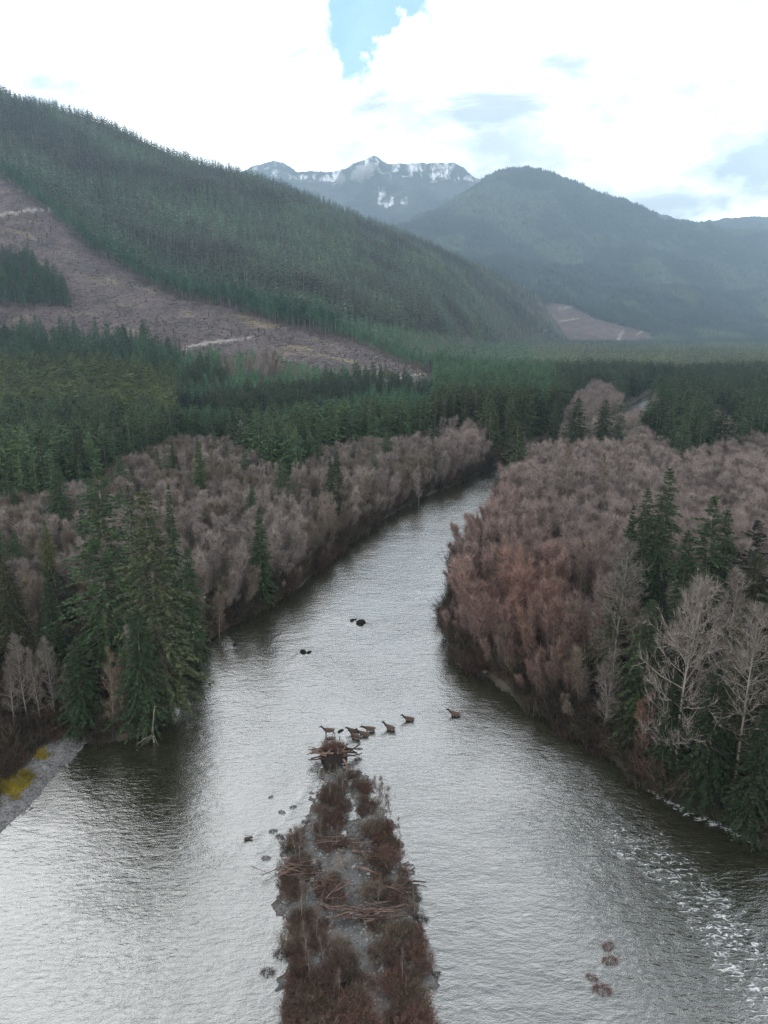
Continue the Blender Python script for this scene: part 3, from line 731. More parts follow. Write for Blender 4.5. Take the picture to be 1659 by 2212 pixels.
# ------------------------------------------------------------------ masses drawn from the tree shapes
def mass(name, pts, idx, scl, rot, tint, meshes, label=None):
    n = len(pts)
    me = bpy.data.meshes.new(name+'_points'); me.vertices.add(n); me.vertices.foreach_set('co', np.asarray(pts, np.float32).ravel())
    a = me.attributes.new('idx', 'INT', 'POINT'); a.data.foreach_set('value', np.asarray(idx, np.int32))
    a = me.attributes.new('scl', 'FLOAT_VECTOR', 'POINT'); a.data.foreach_set('vector', np.asarray(scl, np.float32).ravel())
    a = me.attributes.new('rot', 'FLOAT_VECTOR', 'POINT'); a.data.foreach_set('vector', np.asarray(rot, np.float32).ravel())
    a = me.attributes.new('tint', 'FLOAT_COLOR', 'POINT'); a.data.foreach_set('color', np.concatenate([tint, np.ones((n, 1))], 1).astype(np.float32).ravel())
    o = link(name, me, kind='stuff')
    if label: o['label'] = label
    col = bpy.data.collections.new(name+'_shapes')
    for i, m in enumerate(meshes):
        col.objects.link(bpy.data.objects.new('shape_%03d' % i, m))
    ng = bpy.data.node_groups.new(name+'_scatter', 'GeometryNodeTree')
    ng.interface.new_socket('Geometry', in_out='INPUT', socket_type='NodeSocketGeometry')
    ng.interface.new_socket('Geometry', in_out='OUTPUT', socket_type='NodeSocketGeometry')
    N = ng.nodes; L = ng.links
    gi = N.new('NodeGroupInput'); go = N.new('NodeGroupOutput')
    ci = N.new('GeometryNodeCollectionInfo'); ci.inputs[0].default_value = col; ci.inputs[1].default_value = True; ci.inputs[2].default_value = True
    ip = N.new('GeometryNodeInstanceOnPoints'); ip.inputs['Pick Instance'].default_value = True
    def na(nm, t):
        x = N.new('GeometryNodeInputNamedAttribute'); x.data_type = t; x.inputs[0].default_value = nm; return x.outputs[0]
    L.new(gi.outputs[0], ip.inputs['Points']); L.new(ci.outputs[0], ip.inputs['Instance'])
    L.new(na('idx', 'INT'), ip.inputs['Instance Index']); L.new(na('scl', 'FLOAT_VECTOR'), ip.inputs['Scale'])
    e = N.new('FunctionNodeEulerToRotation'); L.new(na('rot', 'FLOAT_VECTOR'), e.inputs[0]); L.new(e.outputs[0], ip.inputs['Rotation'])
    L.new(ip.outputs[0], go.inputs[0])
    md = o.modifiers.new('scatter', 'NODES'); md.node_group = ng
    return o
def jitter_grid(x0, x1, y0, y1, st, rng):
    xs = np.arange(x0, x1, st); ys = np.arange(y0, y1, st); X, Y = np.meshgrid(xs, ys)
    X = X+rng.uniform(-.5, .5, X.shape)*st; Y = Y+rng.uniform(-.5, .5, Y.shape)*st
    return X.ravel(), Y.ravel()
def rots(n, rng, tilt=.03):
    return np.stack([rng.normal(size=n)*tilt, rng.normal(size=n)*tilt, rng.uniform(0, 6.283, n)], 1)
def in_view(px, py, mx=160, top=-200, bot=2400): return (px > -mx) & (px < W0+mx) & (py > top) & (py < bot)

DARK = np.array([.027, .047, .018]); TEAL = np.array([.052, .130, .062]); OLIVE = np.array([.070, .092, .026]); PALEG = np.array([.12, .15, .072]); HILLG = np.array([.048, .082, .050])
LILAC = np.array([.215, .182, .163]); TAN = np.array([.115, .090, .060]); SALMON = np.array([.205, .120, .096]); REDB = np.array([.125, .072, .052]); GREYL = np.array([.16, .138, .12])

# --- hillside forest and the forest on the mountain behind
def hill_forest():
    rng = rng_(200); pts = []; sc_ = []; tn = []
    for (ya, yb, st) in ((560, 1100, 5.4), (1100, 1700, 6.6), (1700, 2500, 8.5), (2500, 3300, 12)):
        X, Y = jitter_grid(-.75*yb, .62*yb, ya, yb, st, rng)
        k = np.abs(X/Y) < .75; X, Y = X[k], Y[k]
        u = X/Y; ct = railval(CTOP, u)[0]; tp = railval(TOP, u)[0]
        k = (Y > ct+rng.normal(size=len(Y))*5) & (Y < tp+60); X, Y = X[k], Y[k]
        Z = H(X, Y); px, py = project(X, Y, Z); k = in_view(px, py) & ((Z > 6) | (Y < 2600)); X, Y, Z, px, py = X[k], Y[k], Z[k], px[k], py[k]
        h = rng.uniform(12, 27, len(X))*(1+.35*(fbm(X/70, Y/70, 77, 2)-.5)*2)
        young = inpoly(px, py, [(860, 800), (700, 735), (760, 700), (1000, 735), (1180, 765), (1180, 790)])
        h = np.where(young, h*.6, h)
        n = fbm(X/130, Y/130, 44, 4); n2 = fbm(X/45, Y/90, 45, 3)
        t = HILLG[None]*(.35+1.3*sstep(.3, .7, n)[:, None])*(rng.uniform(.5, 1.6, len(X)))[:, None]; dead = rng.random(len(X)) < .03; t[dead] = np.array([.14, .12, .10])
        t = np.where((n2 > .58)[:, None], t*np.array([1.25, 1.28, 1.05]), t)
        ctt = railval(CTOP, X/Y)[0]; edge = np.exp(-((Y-ctt)/90)**2)[:, None]
        t = t*(1-edge)+edge*(TEAL*.9)[None]*rng.uniform(.6, 1.4, len(X))[:, None]
        t = np.where(young[:, None], TEAL[None]*rng.uniform(.8, 1.6, len(X))[:, None], t)
        pts.append(np.stack([X, Y, Z-.6], 1)); sc_.append(h/24); tn.append(t)
    P = np.concatenate(pts); S = np.concatenate(sc_); T = np.concatenate(tn); n = len(P)
    u = P[:, 0]/P[:, 1]; edge = (P[:, 1]-railval(CTOP, u)[0]) < 28
    idx = np.where(edge & (rng.random(n) < .8), rng.integers(3, 5, n), rng.integers(0, 3, n))
    wdt = S*rng.uniform(.85, 1.25, n)
    mass('hillside_forest', P, idx, np.stack([wdt, wdt, S], 1), rots(n, rng), T, [p[2] for p in P_FAR]+[p[2] for p in P_TALL], 'dense conifer forest covering the long left hillside')
    print('hill trees', n)
hill_forest()

def mountain_forest():
    rng = rng_(210); X, Y, Z, px, py = MIDHILL
    # clumps of six spires each
    mbt = MB(); mbc = MB()
    protos_ = []
    for q in range(3):
        c = MB()
        for _ in range(7):
            x, y = rng.normal(size=2)*8; h = rng.uniform(16, 30); r = rng.uniform(2.6, 4.2)
            ang = np.arange(5)*2*math.pi/5+rng.random()
            V = np.concatenate([np.stack([x+np.cos(ang)*r, y+np.sin(ang)*r, np.full(5, rng.uniform(-3, 3))], 1), [[x, y, h]]])
            c.add(V, [(j, (j+1) % 5, 5) for j in range(5)])
        protos_.append(c.mesh('spire_clump', M_NEEDLE))
    A = X.ravel(); n = 60000
    # sample cells by area
    cx = (X[1:, 1:]-X[1:, :-1])*(Y[1:, 1:]-Y[:-1, 1:]); w = np.abs(cx).ravel(); w = w*(np.repeat(np.arange(X.shape[0]-1)[:, None], X.shape[1]-1, 1).ravel() < X.shape[0]*.88)
    w /= w.sum(); c = rng.choice(len(w), n, p=w); i, j = np.unravel_index(c, cx.shape); a = rng.random(n); b = rng.random(n)
    def bl(F): return F[i, j]*(1-a)*(1-b)+F[i+1, j]*a*(1-b)+F[i, j+1]*(1-a)*b+F[i+1, j+1]*a*b
    x, y, z = bl(X), bl(Y), bl(Z); px, py = project(x, y, z)
    k = in_view(px, py, 60) & ~inpoly(px, py, MIDCUT); x, y, z = x[k], y[k], z[k]; n = len(x)
    nz = fbm(x/300, y/300, 46, 4)[:, None]
    t = np.array([.024, .037, .030])*(.3+1.4*nz)*rng.uniform(.6, 1.5, n)[:, None]
    t = np.where(nz > .60, t*np.array([1.9, 1.7, 1.2]), t)
    s = rng.uniform(.8, 1.25, n)
    mass('mountain_forest', np.stack([x, y, z-1], 1), rng.integers(0, 3, n), np.stack([s, s, s], 1), rots(n, rng), t, protos_, 'hazy conifer forest on the round-topped mountain beyond the valley')
mountain_forest()

# --- valley floor conifers and the bare woodland: where each tree stands
def canopyY(px, py, h=13.0):                     # distance of a canopy of height h seen at (px, py)
    d = ray(px, py); return (CAMZ-2.5-h)*d[1]/(-d[2])
def limit(pts, h=13):
    P = [( (px-W0/2)/F0/ray(px, py)[1], canopyY(px, py, h)) for px, py in pts]; P = np.array(P); return P[:, 0], P[:, 1]
BARE_FAR = limit([(-300, 1050), (13, 1035), (100, 1030), (200, 1000), (270, 960), (400, 918), (480, 922), (540, 950), (620, 985), (700, 945), (780, 925), (860, 925), (935, 905), (1040, 925), (1055, 1020),
                  (1100, 1015), (1130, 962), (1200, 935), (1300, 925), (1400, 925), (1480, 968), (1560, 952), (1640, 938), (1900, 930)])
def gather():
    rng = rng_(300); C = []; B = []
    # conifers, farther ones more thinly since they hide one another
    for (ya, yb, st) in ((170, 520, 5.2), (520, 900, 6.6), (900, 1500, 9.5), (1500, 2700, 15)):
        X, Y = jitter_grid(-.75*yb, .75*yb, ya, yb, st, rng); k = (np.abs(X/Y) < .72); X, Y = X[k], Y[k]
        u = X/Y; bf = np.interp(u, *BARE_FAR); k = (Y > bf+rng.normal(size=len(Y))*4) & (Y < railval(CTOP, u)[0]); X, Y, u = X[k], Y[k], u[k]
        d = np.full(len(X), 99.); nr = Y < 1000; d[nr] = sdf(X[nr], Y[nr], RIVER)
        Z = H(X, Y); px, py = project(X, Y, Z)
        cut = (Y > railval(CLOW, u)[0]-18) & (px < 940)
        patch = inpoly(px, py, [(-200, 560), (60, 560), (150, 640), (150, 665), (-200, 670)]) | inpoly(px, py, [(-300, 700), (330, 735), (350, 800), (-300, 800)]) & (rng.random(len(X)) < .55)
        # bare strip following the river upstream, and a few bare pockets
        cpx, cpy = project(X, Y, Z+13)
        strip = inpoly(cpx, cpy, [(1190, 935), (1215, 870), (1280, 815), (1330, 830), (1345, 870), (1380, 880), (1430, 850), (1440, 862), (1370, 940)])
        pocket = (np.hypot(cpx-1565, (cpy-915)*1.3) < 38) | (np.hypot((cpx-565)*.6, cpy-772) < 24) | (np.hypot((cpx-490)*1.2, cpy-772) < 17) | inpoly(cpx, cpy, [(935, 905), (1035, 905), (1052, 960), (1050, 1010), (960, 1010)])
        ok = (d > 3) & (~cut | patch) & in_view(px, py, 140)
        kb = ok & (strip | pocket)
        for x, y, z, qx, qy in zip(X[kb], Y[kb], Z[kb], cpx[kb], cpy[kb]): B.append((x, y, z, rng.uniform(10, 15), 5))
        kc = ok & ~(strip | pocket)
        for x, y, z, qx, qy, gx, gy in zip(X[kc], Y[kc], Z[kc], cpx[kc], cpy[kc], px[kc], py[kc]): C.append((x, y, z, qx, qy, gx, gy))
    # bare woodland near the river
    X, Y = jitter_grid(-250, 330, 55, 350, 3.2, rng)
    u = X/Y; bf = np.interp(u, *BARE_FAR); d = sdf(X, Y, RIVER)
    Z = H(X, Y); px, py = project(X, Y, Z)
    k = (Y < bf) & (d > 1.8) & in_view(px, py, 160) & (np.abs(u) < .9)
    k &= ~inpoly(px, py, [(-300, 1500), (150, 1575), (230, 1600), (230, 1700), (-100, 2000), (-400, 2400)])
    for x, y, z, gx, gy, dd in zip(X[k], Y[k], Z[k], px[k], py[k], d[k]):
        if gx < 1000 and dd > 12 and rng.random() < .016: C.append((x, y, z, -998, 0, gx, gy)); continue
        B.append((x, y, z, None, dd))
    X, Y = jitter_grid(-120, 200, 55, 340, 2.3, rng); d = sdf(X, Y, RIVER); Z = H(X, Y); px, py = project(X, Y, Z)
    k = (d > .7) & (d < 5.5) & in_view(px, py, 60) & ~inpoly(px, py, [(-300, 1500), (150, 1575), (230, 1600), (230, 1700), (-100, 2000), (-400, 2400)]) & (Y < np.interp(X/Y, *BARE_FAR))
    for x, y, z, dd in zip(X[k], Y[k], Z[k], d[k]): B.append((x, y, z, rng.uniform(3.5, 7.5), dd))
    X, Y = jitter_grid(-120, 120, 60, 175, 4.6, rng); d = sdf(X, Y, RIVER); Z = H(X, Y); px, py = project(X, Y, Z)
    k = (d > 2.2) & in_view(px, py, 140) & (inpoly(px, py, [(-200, 1290), (200, 1290), (440, 1400), (440, 1600), (-200, 1600)]) | inpoly(px, py, [(1330, 1500), (1450, 1420), (1800, 1400), (1900, 1950), (1600, 1830), (1330, 1650)])) & (rng.random(len(X)) < np.where(px < 800, .35, np.where(py > 1640, .35, .6))) & ((px > 800) | (py < 1500))
    for x, y, z, gx, gy in zip(X[k], Y[k], Z[k], px[k], py[k]): C.append((x, y, z, -999, 0, gx, gy))
    return np.array(C), B
CON, BAR = gather()

def conifer_style(cx, cy, gx, gy, x, y, rng):
    """height, tint, family for a conifer whose canopy shows at (cx, cy)"""
    n = float(fbm(np.array([x/35]), np.array([y/35]), 81, 3)[0])
    h = rng.uniform(15, 25)+8*(n-.5)
    if cx == -998: return rng.uniform(14, 19), DARK*rng.uniform(.9, 1.7), 'near', 'lone'
    if cx == -999:
        return (rng.uniform(19, 28) if gx > 1570 else rng.uniform(7, 15)*(1.15 if gx > 800 else 1)), (np.array([.014, .021, .009]) if rng.random() < .6 else np.array([.025, .028, .012]))*rng.uniform(.6, 1.4), 'near', ('lowleft' if gx < 800 else 'lowright')
    t = DARK*1.25*rng.uniform(.6, 1.8)*(.7+.8*n); fam = 'mid'; where = 'dark'
    if inpoly(np.array([cx+rng.normal()*7]), np.array([cy+rng.normal()*4]), [(-400, 770), (60, 790), (160, 776), (260, 785), (335, 808), (375, 850), (372, 905), (300, 892), (200, 880), (-400, 905)])[0]: t = OLIVE*rng.uniform(.7, 1.25); h = rng.uniform(19, 24); fam = 'tall' if rng.random() < .75 else 'mid'; where = 'olive'
    elif cx < 380 and cy <= 790: t = (DARK*.6+TEAL*.5)*rng.uniform(.6, 1.3); h = rng.uniform(12, 22); where = 'dark'
    elif 380 <= cx < 940 and cy < 905:
        t = TEAL*rng.uniform(.75, 1.35); h = rng.uniform(8, 15); where = 'teal'
        if n > .58: t = DARK*rng.uniform(.8, 1.3); h = rng.uniform(14, 22)
        if cy < 790 and 480 < cx < 740: t = TEAL*rng.uniform(1.1, 1.7); h = rng.uniform(5, 9)
    elif 940 <= cx < 1200:
        t = (DARK*.8+TEAL*.4)*rng.uniform(.6, 1.6); h = rng.uniform(17, 27); where = 'bend'
        if cy > 880: t = DARK*rng.uniform(.8, 1.5)*np.array([1.25, 1.05, .8]); h = rng.uniform(20, 29)
    if 380 < cx < 1250 and cy < 830: t = t*1.35
    if cx > 1150 and cy < 800 and (fbm(np.array([x/90]), np.array([y/90]), 83, 2)[0] > .46): t = PALEG*rng.uniform(.6, 1.2)
    if cx > 1200 and cy >= 800: t = DARK*1.1*rng.uniform(.6, 1.6); h = rng.uniform(16, 26); where = 'right'
    return h, t, fam, where
def alder_tint(gx, gy, x, y, rng):
    n = float(fbm(np.array([x/22]), np.array([y/22]), 91, 3)[0]); n2 = float(fbm(np.array([x/9]), np.array([y/9]), 92, 2)[0])
    if gx < 960:
        t = LILAC*(.75+.5*n)
        if n2 > .56: t = t*.35+TAN*.65
        if gy > 1330: t = t*.3+TAN*.75
    else:
        t = LILAC*(.8+.4*n)*np.array([1.0, .97, .97])
        w = math.exp(-(((gx-1120)/150)**2+((gy-1370)/110)**2)); t = t*(1-w)+SALMON*w*1.05
        w = math.exp(-(((gx-1040)/80)**2+((gy-1160)/80)**2))*.6; t = t*(1-w)+SALMON*w
        if gy > 1430: t = t*.35+(REDB if n2 > .5 else TAN)*.75
    return t*rng.uniform(.8, 1.2)

def thing(name, label, cat, loc, rot=(0, 0, 0), scale=(1, 1, 1), group=None):
    o = bpy.data.objects.new(name, None); sc.collection.objects.link(o); o.empty_display_size = .5
    o.location = loc; o.rotation_euler = rot; o.scale = scale; o['label'] = label; o['category'] = cat
    if group: o['group'] = group
    return o
def put_tree(name, label, meshes, loc, s, sw, tint, rz, group=None, tilt=(0, 0)):
    t = thing(name, label, 'tree', loc, (tilt[0], tilt[1], rz), (sw, sw, s), group)
    for pn, me in (('trunk', meshes[0]), ('crown', meshes[1])):
        c = link(pn, me, t); c['tint'] = [float(v) for v in tint]
    return t

# --- the trees that stand out: (x, top, foot, family, shape, width factor, tint, label)
STAND = [
 (215, 1012, 1478, 'near', 0, .92, DARK*1.35, 'tall broad fir on the left bank, dark green, highest of its group'),
 (340, 1052, 1535, 'near', 1, .98, np.array([.054, .066, .030]), 'big pale green fir at the left water edge with long drooping boughs'),
 (278, 1048, 1330, 'near', 3, .55, DARK*.8, 'thin ragged dark spire between the two biggest firs on the left bank'),
 (372, 1046, 1310, 'near', 2, .62, DARK*1.1, 'narrow fir peeping up right behind the big pale green fir'),
 (432, 942, 1085, 'near', 2, 1.0, np.array([.055, .085, .025]), 'small bright green conifer alone in the upper left bare woodland'),
 (372, 946, 1040, 'near', 2, .7, DARK, 'tiny dark conifer at the upper edge of the left bare woodland'),
 (560, 1096, 1305, 'near', 2, 1.05, DARK*1.35, 'slim green conifer among bare trees near the left river edge'),
 (718, 982, 1125, 'near', 2, .95, DARK*.9, 'slender dark conifer among bare trees above the river, left bank'),
 (127, 1000, 1170, 'near', 1, 1.25, DARK*1.3, 'medium conifer behind the left bare thicket near the picture edge'),
 (112, 1120, 1310, 'near', 1, .85, np.array([.062, .075, .02]), 'yellowish green young conifer in front of the left grey thicket'),
 (175, 918, 1095, 'near', 2, 1.05, DARK*.7, 'blackish narrow conifer in front of the left conifer stand'),
 (118, 1232, 1480, 'near', 2, .9, DARK*.8, 'dark conifer left of the tall broad fir, lower down'),
 (25, 1185, 1450, 'near', 1, .9, np.array([.030, .034, .012]), 'olive conifer cut by the left picture edge'),
 (175, 1375, 1580, 'near', 1, 1.35, DARK*.9, 'low bushy dark conifer in front of the leafless trunks, left bank'),
 (408, 1180, 1440, 'near', 1, .85, DARK*1.4, 'green conifer leaning over the water right of the big pale fir'),
 (300, 1310, 1580, 'near', 1, 1.1, DARK*1.0, 'dark lower conifer filling the foot of the left fir group'),
 (600, 900, 1010, 'near', 2, .9, DARK*.7, 'black spire at the left of the conifer clump in the bare woodland'),
 (640, 905, 1022, 'near', 1, 1.35, DARK*1.05, 'round bushy conifer of the clump in the bare woodland'),
 (678, 925, 1015, 'near', 1, 1.1, DARK*1.05, 'small conifer on the right side of the clump in the bare woodland'),
 (1425, 1010, 1352, 'near', 1, .80, DARK*1.15, 'tallest dark conifer rising from the right bare woodland'),
 (1385, 1052, 1350, 'near', 1, .70, DARK*1.0, 'shorter dark conifer just left of the tallest one, right woodland'),
 (1352, 1088, 1345, 'near', 2, .8, DARK*1.0, 'lowest of the three joined conifers in the right woodland'),
 (1520, 1072, 1462, 'near', 0, .88, DARK*1.1, 'broad dark conifer behind the big pale leafless tree, right bank'),
 (1562, 1098, 1450, 'near', 1, .70, DARK*.95, 'conifer touching the right side of the broad dark one, right bank'),
 (1472, 1142, 1450, 'near', 1, .75, DARK*1.05, 'conifer shoulder left of the broad dark one, right bank'),
 (1400, 1290, 1610, 'near', 1, 1.0, np.array([.034, .05, .02]), 'dark fir in shade left of the big pale leafless tree'),
 (1325, 1230, 1510, 'near', 3, .9, np.array([.045, .05, .022]), 'ragged olive fir among red-brown bare trees, right bank'),
 (1590, 1300, 1700, 'near', 1, .9, np.array([.040, .048, .018]), 'olive conifer behind pale trunks near the right picture edge'),
 (1530, 1440, 1740, 'near', 1, 1.05, DARK*.6, 'low black-green conifer at the foot of the pale leafless tree'),
 (1445, 1450, 1700, 'near', 1, 1.0, DARK*.6, 'small dark conifer above the right water edge'),
 (1630, 1530, 1800, 'near', 1, 1.1, DARK*.6, 'dark conifer low at the right picture edge near the riffle'),
 (1245, 858, 1005, 'near', 1, 1.5, DARK*1.1, 'broad conifer beyond the right woodland where the river bends'),
 (1300, 862, 1000, 'near', 1, 1.2, DARK*1.0, 'conifer right of the broad one at the river bend'),
 (1335, 872, 1000, 'near', 3, 1.2, DARK*1.5, 'greyish thin conifer at the river bend, right of its neighbours'),
 (1495, 1165, 1712, 'big', 0, .72, GREYL, 'great pale leafless tree with spreading limbs on the right bank'),
 (1610, 1250, 1740, 'big', 1, .95, GREYL*.85, 'tall pale leafless tree near the right picture edge'),
 (1335, 1118, 1520, 'big', 1, .95, GREYL*.72, 'grey leafless tree in front of the joined conifers, right woodland'),
 (1310, 1385, 1580, 'big', 2, .95, GREYL*.8, 'leafless tree leaning over the right bank above the pale rock'),
 (1565, 1175, 1640, 'big', 1, .80, GREYL*.75, 'leafless tree between the broad conifer and the picture edge'),
 (1395, 1480, 1660, 'big', 2, .85, REDB*1.2, 'reddish leafless tree bending to the water on the right bank'),
 (1228, 930, 1140, 'big', 1, .62, TAN*.9, 'dark-stemmed bare tree standing above the right canopy, left one'),
 (1302, 955, 1150, 'big', 1, .6, TAN*.8, 'dark-stemmed bare tree standing above the right canopy, right one'),
 (1258, 1150, 1330, 'big', 1, .7, TAN, 'bare tree with a dark stem in the middle of the right canopy'),
 (48, 1340, 1560, 'big', 1, .8, GREYL*.8, 'leafless tree with a white trunk at the left picture edge'),
 (108, 1350, 1562, 'big', 1, .75, GREYL*.8, 'leafless tree with a white trunk, second from the left edge'),
 (22, 1400, 1575, 'big', 1, .7, GREYL*.6, 'thin pale trunk leafless tree cut by the left edge, lower one'),
 (78, 1372, 1570, 'big', 1, .55, GREYL*.7, 'thin pale leafless tree between the two white trunks'),
 (150, 1415, 1575, 'big', 1, .6, TAN*1.2, 'brownish leafless tree in front of the low bushy conifer'),
 (262, 1440, 1585, 'big', 2, .7, TAN*1.3, 'tangled brown leafless tree by the dead white-limbed one'),
 (290, 1345, 1545, 'big', 2, .75, GREYL*1.3, 'dead white-limbed tree at the foot of the big left firs'),
 (235, 1400, 1590, 'big', 2, .8, TAN*1.1, 'brown bare tree right of the low bushy conifer, left bank'),
 (352, 1400, 1545, 'big', 2, .7, TAN*1.2, 'tangled leafless tree at the water below the pale green fir'),
 (425, 1330, 1432, 'big', 2, .8, GREYL*1.0, 'grey leafless tree at the water right of the left firs'),
 (470, 1255, 1372, 'big', 2, .8, TAN*1.1, 'brown leafless tree leaning over the left water edge'),
 (905, 1000, 1090, 'big', 2, .8, LILAC, 'bare tree leaning over the water on the far left bank'),
 (525, 905, 1003, 'near', 3, .9, np.array([.20, .20, .17]), 'silver dead conifer at the edge of the left bare woodland'),
]
FAM = {'near': (P_NEAR, 30.0), 'big': (P_BIG, None), 'mid': (P_MID, 22.0), 'tall': (P_TALL, 24.0), 'far': (P_FAR, 24.0)}
BIGH = [30, 30, 20]
taken = []
def stand_out():
    rng = rng_(400)
    for (px, ty, fy, fam, k, wf, tint, lab) in STAND:
        p = ground(px, fy, 2.3); zg = float(H(np.array([p[0]]), np.array([p[1]]))[0]); p = ground(px, fy, max(zg, .4))
        top = atY(px, ty, p[1]); h = top[2]-p[2]; p[0] = top[0]*.45+p[0]*.55
        nom = 30.0 if fam == 'near' else BIGH[k]
        s = h/nom; sw = s*wf if fam == 'near' else s*wf
        name = 'fir_tree' if fam == 'near' else 'bare_tree'
        put_tree(name, lab, FAM[fam][0][k], (p[0], p[1], p[2]-.3), s, sw, tint, rng.uniform(0, 6.28), tilt=tuple(rng.normal(size=2)*.02))
        taken.append((p[0], p[1], fam))
stand_out()
TK = np.array([(a, b) for a, b, _ in taken])

SHORT = ['tall broad fir', 'big pale green fir', 'thin ragged spire', 'narrow fir behind the pale fir', 'small bright conifer', 'tiny dark conifer', 'slim conifer near the left river edge',
 'slender conifer above the river', 'medium conifer behind the left thicket', 'yellowish young conifer', 'blackish narrow conifer', 'dark conifer below the yellowish one', 'olive conifer at the left edge', 'low bushy conifer',
 'conifer leaning over the water', 'dark conifer at the foot of the firs', 'black spire of the woodland clump', 'round bushy conifer', 'small conifer of the woodland clump', 'tallest right woodland conifer', 'second tallest right woodland conifer',
 'lowest of three joined conifers', 'broad dark right bank conifer', 'conifer beside the broad dark one', 'conifer shoulder of the broad one', 'shaded fir by the pale tree', 'ragged olive fir', 'olive conifer at the right edge',
 'low black-green conifer', 'small conifer above the right water', 'dark conifer low at the right edge', 'broad conifer at the river bend', 'right conifer at the river bend', 'greyish conifer at the river bend', 'great pale leafless tree',
 'tall pale tree at the right edge', 'grey tree in front of joined conifers', 'tree leaning above the pale rock', 'leafless tree near the right edge', 'reddish tree bending to the water', 'left dark-stemmed tree', 'right dark-stemmed tree',
 'dark-stemmed tree amid the canopy', 'white trunk at the left edge', 'second white trunk', 'thin trunk at the left edge', 'thin tree between white trunks', 'brownish tree by the bushy conifer', 'tangled brown tree', 'dead white-limbed tree', 'brown tree by the bushy conifer', 'tangled tree below the pale fir', 'grey tree right of the firs', 'brown tree over the left edge', 'bare tree leaning over the far bank', 'silver dead conifer']
def landmark_label(kind, px, py, h, tiers):
    best = min(range(len(STAND)), key=lambda i: (STAND[i][0]-px)**2+((STAND[i][1]*.6+STAND[i][2]*.4-py)*1.2)**2)
    S = STAND[best]; dx = px-S[0]; dy = py-(S[1]*.6+S[2]*.4)
    rel = ('beside' if abs(dx) < 25 and abs(dy) < 25 else 'far left of' if dx < -150 else 'far right of' if dx > 150 else 'left of' if dx < -abs(dy) else 'right of' if dx > abs(dy) else 'well behind' if dy < -90 else 'behind' if dy < 0 else 'well in front of' if dy > 90 else 'in front of')
    size = 'low' if h < tiers[0] else 'tall' if h > tiers[1] else 'mid-sized'
    return '%s %s standing %s the %s' % (size, kind, rel, SHORT[best])
def lean_out(x, y, d, rng):
    n = len(x); r = rots(n, rng, .05); k = np.where(d < 7)[0]
    if len(k):
        e = .5; a, b = x[k], y[k]
        gx = sdf(a+e, b, RIVER)-sdf(a-e, b, RIVER); gy = sdf(a, b+e, RIVER)-sdf(a, b-e, RIVER); q = np.hypot(gx, gy)+1e-6
        am = (.55-.06*d[k])*rng.uniform(.3, 1.2, len(k)); ux, uy = -gx/q, -gy/q
        for i, kk in enumerate(k):
            m = Vector((0, 0, 1)).rotation_difference(Vector((ux[i]*math.sin(am[i]), uy[i]*math.sin(am[i]), math.cos(am[i])))).to_matrix()
            from mathutils import Matrix
            m = m @ Matrix.Rotation(rng.uniform(0, 6.28), 3, 'Z'); r[kk] = m.to_euler()
    return r
ZONE_LABEL = {'dark': ('dark green conifer in the stand behind the left bare woodland', 'conifers behind the left bare woodland'),
 'olive': ('yellow-green conifer with a bare pale trunk in the left plantation', 'yellow-green conifers of the left plantation'),
 'teal': ('blue-green young conifer below the logged slope', 'young conifers below the logged slope'),
 'bend': ('tall conifer in the dark stand beyond the river bend', 'conifers beyond the river bend'),
 'lowleft': ('', 'low firs of the left bank'), 'lone': ('', 'lone firs among the left bare woodland'), 'lowright': ('', 'low firs of the right bank'),
 'right': ('dark conifer in the stand behind the right bare woodland', 'conifers behind the right bare woodland')}
